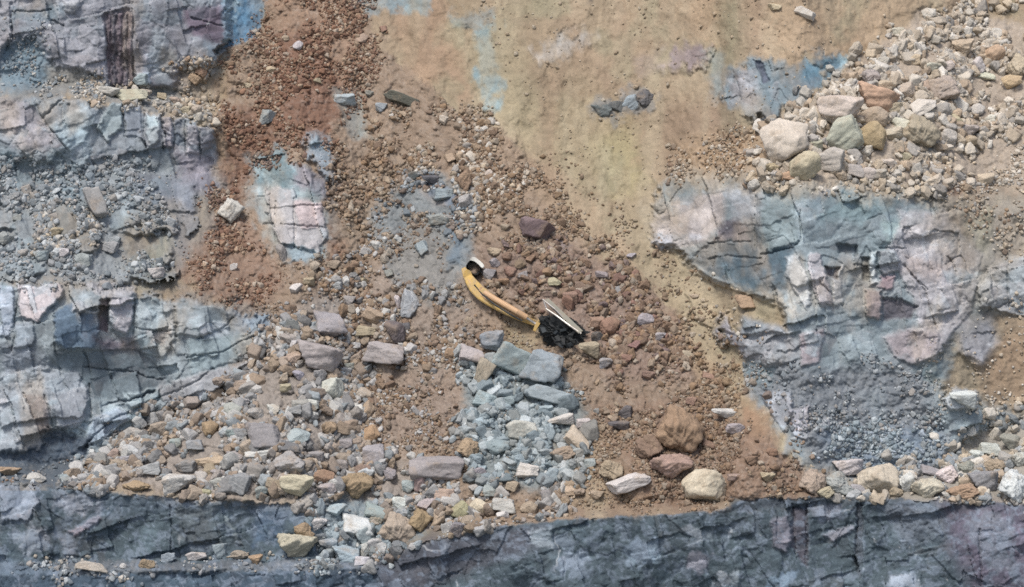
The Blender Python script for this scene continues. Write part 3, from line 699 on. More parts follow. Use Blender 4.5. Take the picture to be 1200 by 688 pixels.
# (along, up, width, height, tilt, colour, shape[, label])
HAND = [
 # the heap over the wide face
 (918,167,46,46,0,'W','r','big cream boulder with an orange top, foremost of the heap over the blue face'),
 (983,131,47,33,8,'W','a','large pale angular block propped on a greenish one in the boulder heap'),
 (986,159,42,33,25,'G','a','tilted greenish grey block under the large pale block of the heap'),
 (1026,116,43,25,-22,'O','a','orange brown wedge lying across the top of the boulder heap'),
 (1024,137,31,20,0,'T','r'),(1022,159,28,28,0,'O','r','squat orange cream boulder wedged below the orange wedge'),
 (1079,156,40,36,0,'T','l','large tan boulder with a brown face on the heap beside a white stone'),
 (1105,105,33,29,0,'P','l'),(1082,124,26,17,30,'W','a'),(1056,146,18,14,0,'W','r'),(1050,157,22,14,0,'C','r'),(972,187,31,25,-10,'P','a','purplish grey block at the foot of the greenish tilted block'),
 (943,195,31,28,10,'T','r'),(955,171,16,12,0,'G','a'),(1002,201,17,15,0,'G','a'),(1018,204,16,13,0,'W','a'),(1112,161,16,18,0,'W','r','bright white egg shaped stone beside the big tan boulder of the heap'),
 (1136,155,22,16,0,'G','a'),(1134,166,18,12,0,'T','r'),(1147,77,13,17,0,'W','r','bright white upright stone near the crest of the scree'),(1155,88,18,10,0,'W','a'),
 (1165,65,20,20,0,'O','r'),(1193,78,20,26,0,'T','l'),(1185,96,20,14,0,'O','r'),(1145,128,16,12,0,'W','r'),(1020,92,20,18,0,'P','l'),(1041,104,20,17,0,'T','a'),
 (1063,107,18,18,0,'P','r'),(1128,57,22,20,0,'T','l'),(944,15,21,10,-32,'W','s','pale elongated slab lying alone on the bare tan slope'),(908,8,13,7,0,'T','a'),
 (1052,37,14,9,0,'W','a'),(1088,17,14,13,0,'W','r'),(1120,35,12,9,0,'G','a'),(1182,118,10,8,0,'W','r'),(1095,80,16,12,0,'G','a'),(1072,70,14,11,0,'T','a'),(1110,78,14,11,10,'W','a'),
 (1035,72,13,10,0,'G','a'),(1085,100,15,12,0,'T','r'),(1000,170,15,14,20,'W','a'),(1047,128,18,13,0,'T','a'),(1065,137,17,14,0,'G','l'),(1120,140,15,11,0,'T','a'),(1160,140,14,10,0,'W','a'),
 (925,205,18,13,0,'O','a'),(905,197,14,10,0,'T','l'),(985,206,14,11,0,'T','a'),(1040,192,13,10,0,'W','a'),(1060,185,14,10,0,'T','a'),(1030,205,15,12,0,'G','a'),
 # round the wreck
 (636,431,42,42,-24,'B','a','large blue grey block leaning on the slab below the wreck'),
 (604,422,52,36,-14,'B','s','huge blue grey slab lying below the wrecked excavator'),
 (578,400,29,26,20,'B','a','blue grey broken block dusted with soil under the yellow boom'),
 (568,437,21,32,-18,'T','a','tan wedge standing on end against the huge blue grey slab'),
 (641,463,52,20,-14,'B','s','long blue grey slab just under the huge one'),
 (553,414,30,22,0,'P','a'),(528,415,14,14,0,'O','r'),(450,415,46,28,-14,'P','a','flat topped purplish block in the rubble below the maroon stone'),
 (479,357,22,31,-20,'B','a','blue grey shard standing over the maroon stone'),(466,354,8,16,0,'W','a'),(463,389,25,26,0,'M','a','dark maroon broken stone between the shard and the flat topped block'),
 (475,384,11,12,0,'D','a'),(428,389,24,14,-5,'T','a'),(441,288,14,12,0,'W','a'),(494,291,15,17,10,'B','a'),(437,371,24,18,-30,'T','a'),
 (629,269,42,26,-8,'M','s','purple tilted slab standing over blue clay uphill of the boom'),(580,295,18,10,0,'T','r'),(546,236,18,17,0,'P','r'),(513,257,26,13,5,'P','s'),
 (580,308,13,11,0,'P','r'),(595,301,14,11,0,'R','r'),(610,309,14,12,0,'R','r'),(622,304,12,11,0,'R','a'),(598,318,15,12,0,'R','r'),(612,322,13,10,0,'P','a'),(574,322,15,14,0,'P','a'),(590,331,13,10,0,'R','a'),(632,316,13,11,0,'R','r'),
 (668,350,18,17,0,'R','a'),(666,355,13,18,30,'R','a'),(700,379,17,16,0,'R','a'),(714,383,26,23,0,'R','r'),(757,375,20,16,0,'P','r'),(690,411,25,21,0,'T','a'),(712,426,19,13,0,'B','a'),(745,405,18,13,0,'R','a'),
 (545,212,18,28,0,'R','l'),(527,185,14,11,0,'T','a'),(573,203,10,9,0,'C','r'),(505,212,20,14,0,'D','a'),(520,228,22,14,0,'B','a'),(485,206,14,10,0,'D','a'),(470,116,41,13,-17,'K','s','dark green flake of rock lying alone on the brown slide'),
 (404,117,26,14,0,'B','a'),(447,126,14,11,0,'B','a'),(314,138,20,18,0,'B','a','lone blue grey cube of rock in the red chute'),(424,45,14,12,0,'T','r'),(449,34,9,8,0,'R','a'),(349,53,12,11,0,'W','r'),(520,141,11,12,0,'C','a'),(433,110,10,8,0,'G','a'),
 (335,45,9,7,0,'T','a'),(372,95,9,7,0,'T','a'),(318,82,12,9,0,'T','r'),(290,100,9,7,0,'T','a'),(873,354,25,17,-15,'O','a','orange brown block perched on the tan dust ledge'),(813,347,11,5,0,'T','s'),
 (735,420,14,10,0,'R','a'),(700,395,14,12,0,'D','a'),(680,335,14,11,0,'R','a'),(650,330,16,10,0,'T','a'),(725,340,13,10,0,'G','a'),(705,322,15,9,0,'P','s'),(740,300,12,7,0,'P','a'),(775,395,14,11,0,'P','a'),(805,415,12,9,0,'T','a'),(760,440,16,11,0,'R','a'),(830,440,14,10,0,'R','a'),
 # the fan, towards the blocky face
 (271,247,31,29,0,'W','l','pale grey lump sitting at the edge of the red chute'),(330,297,12,22,5,'G','a'),(274,313,9,9,0,'W','a'),(113,238,23,40,25,'P','s','pale purplish slab leaning on the scree below the column face'),
 (183,320,19,13,0,'W','a'),(6,279,22,16,-40,'P','s'),(130,290,19,14,0,'P','a'),(48,300,18,12,0,'B','a'),(98,306,20,18,0,'G','a'),(135,282,14,10,0,'P','a'),(75,296,13,10,0,'W','a'),(68,272,15,11,0,'T','a'),(20,255,12,9,0,'G','a'),
 (386,377,34,37,20,'P','a','tall pale purplish block standing over the tilted slab in the fan'),(372,418,54,31,-18,'P','a','wide purplish slab with a brown underside in the upper fan'),(346,405,14,12,0,'W','a'),(389,457,28,29,0,'W','r','round pale boulder below the wide purplish slab'),
 (347,338,15,12,0,'W','a'),(390,310,20,10,0,'T','a'),(362,330,14,10,0,'T','a'),(395,335,13,10,0,'G','a'),(410,352,14,11,0,'P','a'),(425,330,13,9,0,'T','a'),(455,320,12,9,0,'G','a'),
 (188,503,26,16,5,'T','a'),(246,503,20,20,0,'O','r','round orange brown stone in the grey rubble below the blocky face'),(266,506,19,13,0,'B','r'),(308,511,45,31,-15,'G','a','large triangular grey block in the rubble of the fan'),(350,511,27,20,20,'B','a'),(386,503,18,18,0,'O','l'),
 (303,532,31,11,0,'W','s','thin pale slab lying flat under the triangular grey block'),(338,542,38,27,0,'P','l','large purplish boulder with a tan base above the cream block'),(348,569,40,27,6,'C','a','cream flat topped block at the lip above the dark wall'),(379,559,26,18,0,'O','r'),
 (210,568,36,25,0,'W','a','pale grey block with a white end resting on the lip'),(246,541,35,12,8,'T','s'),(281,567,27,25,0,'G','a'),(218,546,26,15,-5,'G','a'),(160,569,34,12,0,'O','l'),(128,549,22,14,0,'G','a'),(11,553,27,12,0,'O','l'),(43,560,22,12,0,'W','a'),(76,560,16,10,0,'B','a'),
 (175,549,28,17,0,'P','a'),(257,556,20,12,0,'P','a'),(150,540,20,12,0,'B','a'),(228,522,20,14,10,'G','a'),(205,520,15,13,0,'B','a'),(275,535,20,12,0,'P','a'),(320,480,15,13,0,'W','a'),(300,485,18,16,20,'P','a'),(345,480,18,12,0,'G','a'),(365,475,18,14,0,'W','a'),(370,535,18,13,0,'P','a'),(290,472,14,11,0,'P','a'),(335,455,14,11,0,'T','a'),(350,440,14,12,0,'G','a'),(375,440,16,14,0,'P','a'),(410,430,14,10,0,'G','a'),(418,480,15,12,0,'W','a'),(405,520,16,13,0,'G','a'),(400,545,18,13,0,'P','a'),(240,578,18,10,0,'T','a'),(310,577,20,14,0,'B','a'),
 (511,549,62,31,-6,'P','s','long purplish slab with a pale flat top low in the fan'),(418,569,40,30,0,'O','l','large lumpy orange brown boulder near the spill'),(467,621,43,42,0,'T','l','largest tan grey boulder, sitting at the head of the lip path'),(493,610,28,28,0,'O','l','orange tan boulder tucked behind the largest tan grey one'),
 (418,614,35,30,10,'W','a','pale blue white block at the top of the spill'),(433,628,24,28,30,'B','a','blue grey shard leaning down the spill beside the largest boulder'),(405,650,32,20,0,'B','a'),(424,658,18,12,0,'W','a'),(385,640,22,18,0,'B','a'),(375,615,20,16,0,'W','a'),(395,598,24,16,0,'B','a'),(440,598,26,20,0,'B','a'),
 (357,622,24,19,0,'O','l','orange brown lump resting behind the round cream boulder on the ledge'),(348,642,45,33,0,'C','l','round cream boulder alone on the ledge under the spill'),
 (108,664,37,12,-5,'C','s','long cream stone lying on the narrow ledge of the dark wall'),(145,664,10,8,0,'W','r'),(172,661,20,12,0,'O','l','small orange stone on the narrow ledge past the long cream one'),(197,654,16,13,0,'B','a'),(258,646,18,19,0,'B','a'),(278,651,26,12,0,'T','l'),(300,656,16,13,0,'O','l'),(230,652,25,10,0,'W','a'),
 (540,598,24,22,0,'T','r'),(561,594,23,19,0,'C','r'),(590,593,28,19,0,'W','a'),(589,604,15,10,0,'W','r'),(620,595,21,15,0,'T','r'),(549,526,26,25,0,'O','l','orange tan knobbly stone uphill of the long purplish slab'),(436,508,20,20,0,'O','r'),(437,534,27,27,0,'P','a'),
 (568,469,26,19,-18,'B','a'),(611,504,36,22,-5,'W','a','pale blue block in the grey rubble below the huge slab'),(583,524,28,19,0,'B','r'),(618,552,26,17,-8,'W','a','pale blue stone lowest in the grey rubble stream'),(658,494,31,15,15,'W','a'),(684,497,17,14,0,'W','a'),(678,514,31,23,-28,'C','a','cream wedge tilted at the edge of the grey rubble stream'),(661,531,32,17,0,'T','l'),
 (733,483,17,16,0,'D','a'),(725,500,25,14,0,'D','a'),(691,543,14,12,0,'B','a'),(716,550,28,22,0,'T','l'),(737,566,50,18,18,'W','s','pointed pale slab sticking out of the soil near the lip'),(797,506,56,62,0,('O',(158,136,110)),'l','tall rough orange brown boulder embedded in the fan'),(760,524,34,30,0,('R',(146,126,108)),'l'),(787,546,50,28,0,('R',(172,156,136)),'l','reddish tan lumpy boulder below the tall orange one'),
 (828,571,56,42,0,'C','r','huge cream yellow boulder sitting on the lip of the lower wall'),(848,486,30,15,-5,'W','a','pale stone lying alone on the brown flank of the fan'),(862,503,22,13,0,'P','a'),(670,575,16,12,0,'T','a'),(700,580,15,10,0,'T','a'),(640,580,16,12,0,'G','a'),(560,555,20,14,0,'P','a'),(575,575,18,14,0,'B','a'),(600,570,16,12,0,'T','a'),(520,580,24,15,0,'T','a'),(480,570,18,14,0,'B','a'),(455,555,18,14,0,'P','a'),(500,592,22,16,0,'P','a'),(470,590,20,15,0,'W','a'),(595,470,16,13,0,'B','a'),(605,530,16,12,0,'B','a'),(640,480,18,10,0,'B','a'),(600,548,14,11,0,'B','a'),(560,495,14,12,0,'B','a'),
 (900,560,18,13,0,'T','l'),(880,540,16,11,0,'R','a'),(905,530,14,10,0,'R','a'),(860,560,15,10,0,'T','a'),(810,470,14,10,0,'R','a'),(830,520,15,11,0,'R','a'),
 (705,129,25,18,10,'D','a','dark blocky rock at the low end of the outcrop on the tan slope'),(723,127,21,17,-10,'D','a'),(738,122,24,19,20,'B','a'),(757,117,29,24,-8,'D','l','dark lumpy rock topping the outcrop on the tan slope'),
 # along the lower lip under the wide face
 (953,567,29,28,0,'T','l'),(993,549,31,17,0,'W','a','white flat stone resting behind the row of boulders on the lip'),(983,568,28,26,0,'G','l'),(1029,566,41,37,0,'C','r','large round tan cream boulder in the row along the lip'),(1063,568,20,24,0,'W','l'),(1087,574,33,22,0,'C','l'),(1129,577,36,16,0,'O','l'),(1152,566,30,22,0,'G','a'),(1188,571,30,34,0,'W','l','pale lumpy boulder at the far end of the lip row'),(1090,552,20,12,0,'G','a'),(1160,528,22,15,0,'W','a'),(1185,520,24,19,0,'G','a'),(1110,557,24,18,0,'W','l'),(1135,550,22,16,0,'G','l'),(1165,548,22,16,0,'T','l'),(1005,575,16,12,0,'P','a'),(968,578,18,12,0,'T','l'),(1048,579,18,12,0,'T','l'),(1195,540,20,16,0,'W','l'),(1145,535,16,12,0,'W','a'),
 (1128,469,32,22,0,'W','a','white broken block at the foot of the tan chute'),
 # the stony ledge high up
 (128,108,25,13,0,'W','a'),(152,112,42,16,-3,'C','a','long cream block lying on the high stony ledge'),(170,111,15,13,0,'C','a'),(217,129,16,9,0,'T','a'),(230,129,13,12,0,'C','r'),(229,93,17,14,0,'O','l'),(236,84,14,13,0,'O','l'),(165,93,18,14,0,'B','a'),(205,118,13,9,0,'T','a'),(190,113,12,9,0,'T','a'),
]
boulders = []
def add_boulder(px, py, w, h, rot, c, s, label=None, sink=.22, auto=False):
    if isinstance(c, str): col = np.array(PAL[c], float); key = c
    else: col = np.array(c[1], float); key = c[0]
    if auto and px > 885 and py < 212 and key in 'BGDP': col = np.array((186,178,164), float); key = 'T'
    st_ = STY[s]; rng = np.random.default_rng(int(px*31+py*17))
    me = TPL[st_][rng.integers(len(TPL[st_]))]
    nm = {'r': 'boulder', 'l': 'boulder', 'a': 'rock_block', 's': 'rock_slab'}[s] if max(w, h) >= 15 else 'stone'
    t0 = float(depth(px, py+h*.28)); m = t0/F
    W_, H_ = w*m, h*m; D_ = min(.95*math.sqrt(W_*H_), 1.25*min(W_, H_)+.2)
    tc = t0-D_*(.5-sink*1.9)
    o = bpy.data.objects.new(nm, me); COL.objects.link(o)
    a = math.radians(rot); ca, sa = abs(math.cos(a)), abs(math.sin(a))
    R = Matrix(((RT[0], -FW[0]*-1, UP[0]), (RT[1], FW[1], UP[1]), (RT[2], FW[2], UP[2]))) @ Matrix.Rotation(-a, 3, 'Y')
    if rng.random() < .5: R = R @ Matrix.Rotation(math.pi, 3, 'Z')
    # undo the growth of the outline that a tilt brings
    g = 1.0
    o.matrix_world = Matrix.Translation(Vector(world(px, py, tc))) @ R.to_4x4() @ Matrix.Diagonal((W_*1.06, D_, H_*1.06, 1))
    jit = 1+rng.uniform(-.08, .08)
    gcol = ground_col(px, py)
    o.color = (*np.clip(A(np.clip(col*jit+rng.normal(0, 3, 3), 0, 255))*.80+gcol*.20, 0, .8), 1)
    boulders.append(dict(o=o, px=px, py=py, w=w, h=h, key=key, s=s, nm=nm, label=label, auto=auto))
for b in HAND:
    b = list(b)
    if b[0] > 885 and b[1] < 212: 
        b[2] *= 1.18; b[3] *= 1.18
        b[5] = {'G': ('G', (190,186,172)), 'P': ('T', (188,178,166)), 'O': ('O', (190,164,132)), 'T': ('T', (190,177,154)), 'W': ('W', (212,206,194)), 'C': ('C', (206,196,172))}.get(b[5], b[5])
    if b[0] > 940 and b[1] > 515: b[2] *= 1.16; b[3] *= 1.14; b[1] -= 1
    if 690 < b[0] < 775 and 110 < b[1] < 135: add_boulder(*b, sink=.42)
    else: add_boulder(*b)
print('hand boulders', len(HAND))

# ------------------------------------------------------------------ rubble
GREY = [(164,162,163),(184,181,180),(144,142,144),(202,200,196),(160,152,146),(172,166,160),(126,124,126),(178,164,146),(154,162,168),(158,144,130),(194,190,186)]
BROWN = [(144,123,103),(130,109,91),(158,139,117),(152,127,101),(138,119,103),(168,153,133),(148,134,118),(122,102,86),(174,164,149)]
REDB = [(128,98,82),(142,112,94),(116,88,74),(154,128,106),(172,152,130),(138,106,86)]
BLUE = [(160,170,176),(146,157,164),(182,189,192),(128,138,145),(164,167,168),(192,197,200),(150,150,148)]
PALE = [(206,198,184),(192,182,166),(216,211,202),(178,167,150),(196,182,160),(172,167,162),(184,166,144),(210,203,190)]
COLD = [(152,157,163),(176,178,182),(132,138,145),(160,157,158),(192,193,194),(146,143,142),(122,127,134),(168,160,152)]
ZONES = [
 ([(85,562),(150,514),(235,471),(295,425),(330,372),(420,420),(425,520),(520,560),(600,568),(665,580),(650,603),(600,609),(500,630),(430,654),(345,590),(250,584),(120,576)], 6300, 3.4, 19, 1.4, GREY+[(156,138,118),(148,132,116),(170,152,130)]),
 ([(330,370),(380,300),(440,250),(560,330),(560,420),(500,470),(420,520),(380,430)], 3000, 2.6, 12, 1.9, GREY[:4]+BROWN),
 ([(405,440),(540,440),(545,520),(420,520)], 500, 2.4, 8, 2.2, BROWN+GREY[:3]),
 ([(540,420),(660,440),(690,490),(665,555),(560,570),(540,480)], 1400, 4.0, 18, 1.25, BLUE),
 ([(470,125),(560,135),(640,205),(700,262),(770,342),(835,425),(885,485),(955,580),(862,588),(720,600),(700,500),(640,385),(560,330),(440,250),(425,185)], 8500, 2.2, 9.5, 2.5, BROWN),
  ([(640,200),(705,255),(780,340),(850,425),(900,490),(970,575),(985,575),(915,480),(870,400),(800,320),(730,240),(660,190)], 450, 1.8, 8, 2.0, BROWN+[(172,158,136)]),
 ([(560,290),(660,290),(760,330),(810,430),(720,445),(690,370),(600,350)], 1500, 3.6, 13, 1.9, BROWN+[(132,104,94),(124,108,108)]),
 ([(470,150),(560,140),(620,200),(600,270),(520,260)], 900, 3.0, 10, 2.0, PALE+BROWN),
 ([(470,200),(520,200),(560,240),(545,270),(490,250),(440,270),(440,250)], 250, 3, 10, 2, COLD),
 ([(1090,12),(1130,9),(1205,28),(1205,150),(1150,190),(1100,215),(1000,214),(935,210),(890,200),(898,160),(960,114),(1012,72),(1060,37)], 6000, 3.2, 17, 1.25, PALE),
 ([(1150,150),(1250,120),(1250,240),(1110,225)], 500, 2.4, 7, 2.1, PALE),
 ([(960,563),(1060,565),(1105,532),(1150,503),(1250,480),(1250,595),(1200,588),(960,582)], 2300, 3.4, 16, 1.3, PALE+COLD[:3]),
 ([(-40,195),(60,190),(150,198),(200,235),(205,300),(190,325),(-40,325)], 2200, 2.4, 11, 1.9, COLD),
 ([(40,240),(120,255),(120,295),(40,300)], 500, 2.4, 8, 2.0, PALE[1:5]+COLD),
 ([(305,0),(420,-30),(442,60),(402,180),(335,180),(300,185),(262,240),(330,330),(300,365),(215,318),(260,205),(262,105)], 3600, 2.1, 7, 2.2, REDB+[(180,168,152)]),
 ([(385,180),(420,140),(480,130),(470,200),(400,300)], 900, 2.3, 8, 2.0, BROWN),
 ([(115,102),(250,122),(250,138),(170,126),(115,117)], 380, 2.6, 9, 1.9, PALE),
 ([(50,78),(115,92),(118,114),(50,108)], 350, 2.0, 6, 2.0, PALE+COLD),
 ([(205,88),(245,78),(252,118),(215,122)], 260, 2.6, 9, 1.9, PALE[3:]+[(166,136,104)]),
 ([(960,508),(1100,503),(1112,545),(1060,562),(985,558)], 1500, 2.5, 7.5, 2.0, BLUE+[(176,184,196)]),
 ([(880,430),(1060,425),(1100,450),(1100,510),(930,510)], 900, 2.1, 7, 2.2, COLD),
 ([(-40,655),(75,662),(430,655),(440,664),(75,674),(-40,672)], 320, 2.5, 8, 2.0, COLD+PALE[:2]),
 ([(350,592),(400,586),(470,590),(500,622),(436,655),(375,658)], 600, 3.4, 15, 1.7, BLUE),
 ([(-40,545),(90,546),(100,572),(-40,564)], 260, 2.4, 9, 2, COLD+[(160,130,104)]),
 ([(300,360),(400,280),(440,240),(480,130),(560,135),(640,205),(700,262),(770,342),(835,425),(885,485),(955,580),(862,588),(720,602),(600,609),(500,630),(430,654),(345,590),(120,576),(150,514),(295,425)], 15000, 1.5, 3.6, 2.4, BROWN+[(166,152,136),(150,140,130),(178,168,154)]),
 ([(262,60),(310,0),(420,-30),(442,60),(402,180),(300,185),(262,240),(330,330),(300,365),(215,318),(255,205)], 4000, 1.4, 3.2, 2.4, REDB),
 ([(1085,10),(1205,28),(1230,220),(1000,218),(890,200),(898,160),(960,114),(1012,72)], 4000, 1.6, 3.4, 2.3, PALE+[(164,148,130)]),
 ([(-40,200),(60,190),(200,205),(230,260),(200,328),(-40,325)], 1800, 1.5, 3.2, 2.3, COLD),
 ([(540,0),(1050,-20),(900,130),(790,200),(700,240),(600,130)], 600, 1.3, 6, 2.6, [(176,162,142),(168,152,130),(150,136,118),(186,176,158)]),
 ([(700,250),(800,300),(880,350),(910,385),(860,400),(870,470),(780,350)], 110, 2, 5.5, 2.2, BROWN+PALE),
 ([(1100,380),(1200,340),(1250,350),(1250,480),(1110,480)], 350, 2, 6, 2.2, PALE),
 ([(1090,220),(1250,215),(1250,330),(1130,270)], 500, 2.1, 6.5, 2.1, BROWN+PALE),
 ([(785,165),(890,150),(905,200),(790,210)], 700, 2.1, 6.5, 2.1, BROWN+PALE[3:]),
 ([(-40,5),(60,30),(60,105),(-40,108)], 350, 1.9, 5, 2.2, COLD),
]
xs_u = np.arange(-80., 1290., 2.); ys_u = np.arange(-60., 760., 2.)
_ux, _uy = np.meshgrid(xs_u, ys_u)
RF_KEEP = ((_uy > K3(_ux)+2) & (_uy < K2(_ux)-9) & ~((_ux > 345) & (_ux < 470))).astype(float)
SZ = []; FUZZ = 6.0
for poly, n, s0, s1, al, pal in ZONES:
    P = np.array(poly, float); pts = np.zeros((0, 2))
    while len(pts) < n:
        q = RNG.uniform(P.min(0)-15, P.max(0)+15, (n*3, 2))
        d = sdist(P, q[:, 0], q[:, 1])+14*fbm(q[:, 0]/34, q[:, 1]/34, 900, 4)+RNG.normal(0, FUZZ if s0 < 3 else 11, len(q))
        clump = .45+.95*fbm(q[:, 0]/26, q[:, 1]/26, 910, 4)
        pts = np.vstack([pts, q[(d > 0) & (RNG.random(len(q)) < clump)]])
    pts = pts[:n]
    pts = pts[bil(RF_KEEP, pts[:, 0], pts[:, 1], xs_u, ys_u) < .5] if poly[0][1] < 500 or True else pts; n = len(pts)
    u = RNG.random(n); s = s0*(1-u*(1-(s0/s1)**al))**(-1/al)
    ci = RNG.integers(0, len(pal), n)
    col = np.array(pal, float)[ci]*RNG.uniform(.88, 1.1, (n, 1))
    SZ.append(np.c_[pts, s, col])
R = np.vstack(SZ)
# keep clear of the wreck and of the hand-placed boulders
clear = np.ones(len(R), bool)
for b in boulders:
    clear &= ~(((R[:, 0]-b['px'])/(b['w']*.46))**2+((R[:, 1]-b['py'])/(b['h']*.42))**2 < 1)
def seg(px, py, x0, y0, x1, y1):
    ex, ey = x1-x0, y1-y0; t = np.clip(((px-x0)*ex+(py-y0)*ey)/(ex*ex+ey*ey), 0, 1)
    return np.hypot(px-x0-t*ex, py-y0-t*ey)
for (x0, y0, x1, y1, r) in ((548,316,556,338,12),(556,338,585,360,10),(585,360,618,376,8),(618,376,632,382,1),(636,386,680,398,16),(640,352,684,392,9)):
    clear &= seg(R[:, 0], R[:, 1], x0, y0, x1, y1) > r+R[:, 2]*.4
R = R[clear]
# the largest of the loose stones are stones of their own
order = np.argsort(-R[:, 2]); n_auto = max(0, 318-len(HAND)); inframe = (R[:, 0] > 5) & (R[:, 0] < 1195) & (R[:, 1] > 5) & (R[:, 1] < 682)
big = [i for i in order if inframe[i]][:n_auto]
NAMED = {'tan': 'T', 'grey': 'G', 'blue grey': 'B', 'pale grey': 'W', 'reddish brown': 'R', 'purplish grey': 'P', 'dark grey': 'D', 'cream': 'C'}
for i in big:
    x, y, s, *c = R[i]
    k = min(('T','G','B','W','R','P','D','C','O'), key=lambda q: np.sum((np.array(PAL[q])-c)**2))
    add_boulder(x, y, s*random.uniform(1.0, 1.3), s*random.uniform(.75, 1.0), random.uniform(-25, 25), (k, c), random.choice('aaalr'), auto=True)
R = np.delete(R, big, 0)
print('rubble', len(R))
def rubble(nm, lb, rows, mat):
    V_, F_, C_ = [], [], []; base = 0
    rng = np.random.default_rng(77)
    for sub, lo, hi in ((0, 0, 2.3), (1, 2.3, 4.6), (2, 4.6, 9), (3, 9, 99)):
        sel = rows[(rows[:, 2] >= lo) & (rows[:, 2] < hi)]
        tp = [stone(sub, rng, random.choice(['angular', 'angular', 'lumpy', 'slab'])) for _ in range(14)]
        which = rng.integers(0, len(tp), len(sel))
        for k, (v, f) in enumerate(tp):
            q = sel[which == k]; n = len(q)
            if not n: continue
            t0 = depth(q[:, 0], q[:, 1]+q[:, 2]*.2); m = t0/F
            ax = rng.normal(size=(n, 4)); ax /= np.linalg.norm(ax, axis=1)[:, None]
            a, b, c, d = ax.T
            Rm = np.stack([1-2*(c*c+d*d), 2*(b*c-a*d), 2*(b*d+a*c), 2*(b*c+a*d), 1-2*(b*b+d*d), 2*(c*d-a*b), 2*(b*d-a*c), 2*(c*d+a*b), 1-2*(b*b+c*c)], -1).reshape(n, 3, 3)
            sz = (q[:, 2]*m)[:, None]*rng.uniform(.6, 1.4, (n, 3))
            loc = np.einsum('nij,nvj->nvi', Rm, v[None]*sz[:, None, :])
            ctr = world(q[:, 0], q[:, 1], t0-.10*q[:, 2]*m)
            V_.append((loc+ctr[:, None]).reshape(-1, 3)); F_.append((f[None]+(base+np.arange(n)*len(v))[:, None, None]).reshape(-1, 3)); base += n*len(v)
            C_.append(np.repeat(A(np.clip(q[:, 3:6], 0, 250))*.76+ground_col(q[:, 0], q[:, 1])*.24, len(v), 0))
    me = raw_mesh(nm, np.vstack(V_), np.vstack(F_), 3, np.vstack(C_))
    tag(link(nm, me, mat), lb, 'rubble', kind='stuff')
rubble('rubble', 'loose broken stone strewn over the fan, benches and scree, too much to count', R, M_RUB)

# ------------------------------------------------------------------ wrecked excavator
def paint_mat(name, col, rough=.5, metal=0.0, dirt=.5, dirtcol=(150,130,108), sc=2.2):
    m = bpy.data.materials.new(name); nt, N, L = nodes(m)
    out = N.new('ShaderNodeOutputMaterial'); bs = N.new('ShaderNodeBsdfPrincipled'); L.new(bs.outputs[0], out.inputs[0])
    bs.inputs['Roughness'].default_value = rough; bs.inputs['Metallic'].default_value = metal; bs.inputs['Specular IOR Level'].default_value = .35
    g = N.new('ShaderNodeNewGeometry')
    n = N.new('ShaderNodeTexNoise'); n.inputs['Scale'].default_value = sc; n.inputs['Detail'].default_value = 7; n.inputs['Roughness'].default_value = .7; L.new(g.outputs['Position'], n.inputs['Vector'])
    r = N.new('ShaderNodeValToRGB'); r.color_ramp.elements[0].position = .42; r.color_ramp.elements[1].position = .66
    r.color_ramp.elements[1].color = (dirt, dirt, dirt, 1); L.new(n.outputs['Fac'], r.inputs[0])
    mx = N.new('ShaderNodeMix'); mx.data_type = 'RGBA'; L.new(r.outputs[0], mx.inputs['Factor'])
    mx.inputs['A'].default_value = (*A(col), 1); mx.inputs['B'].default_value = (*A(dirtcol), 1); L.new(mx.outputs['Result'], bs.inputs['Base Color'])
    bp = N.new('ShaderNodeBump'); bp.inputs['Strength'].default_value = .25; bp.inputs['Distance'].default_value = .03; L.new(n.outputs['Fac'], bp.inputs['Height']); L.new(bp.outputs[0], bs.inputs['Normal'])
    return m
M_YEL = paint_mat('worn_yellow_paint', (206,172,100), .65, 0, .85, (166,148,120))
M_ORG = paint_mat('rubbed_orange_paint', (208,170,130), .55, 0, .6, (196,166,136))
M_BLK = paint_mat('burnt_black_metal', (36,36,39), .75, .1, .35, (92,88,84), 3.0)
M_DRK = paint_mat('dark_machine_parts', (58,60,64), .6, .3, .5, (30,30,32), 4)
M_WHT = paint_mat('scraped_white_edge', (212,210,202), .6, 0, .5, (170,160,150))
M_KHA = paint_mat('dusty_khaki_plate', (140,138,126), .7, 0, .7, (160,148,126))
M_ROD = paint_mat('bare_steel', (196,190,184), .35, .6, .3, (150,130,108))
def at(px, py, out=0.0):
    return Vector(world(px, py, float(depth(px, py))-out))
VW = Vector(FW)
def sweep(pts, ws, ds, n_sub=6, bev=.18):
    """a box-section beam along points; ws across the run, ds towards the viewer side"""
    P = [Vector(p) for p in pts]; out = []
    for i in range(len(P)-1):
        p0 = P[max(i-1, 0)]; p1 = P[i]; p2 = P[i+1]; p3 = P[min(i+2, len(P)-1)]
        for k in range(n_sub):
            t = k/n_sub
            out.append((.5*((2*p1)+(p2-p0)*t+(2*p0-5*p1+4*p2-p3)*t*t+(3*p1-p0-3*p2+p3)*t**3), ws[i]+(ws[i+1]-ws[i])*t, ds[i]+(ds[i+1]-ds[i])*t))
    out.append((P[-1], ws[-1], ds[-1]))
    vs, fs = [], []
    prof = [(-1,-1+bev),(-1+bev,-1),(1-bev,-1),(1,-1+bev),(1,1-bev),(1-bev,1),(-1+bev,1),(-1,1-bev)]
    for i, (p, w, d) in enumerate(out):
        tn = (out[min(i+1, len(out)-1)][0]-out[max(i-1, 0)][0]).normalized()
        sd = tn.cross(VW).normalized(); dp = sd.cross(tn).normalized()
        for a, b in prof: vs.append(p+sd*(a*w/2)+dp*(b*d/2))
    m = len(prof)
    for i in range(len(out)-1):
        for k in range(m): fs.append((i*m+k, i*m+(k+1) % m, (i+1)*m+(k+1) % m, (i+1)*m+k))
    fs.append(tuple(range(m-1, -1, -1))); fs.append(tuple((len(out)-1)*m+k for k in range(m)))
    return vs, fs
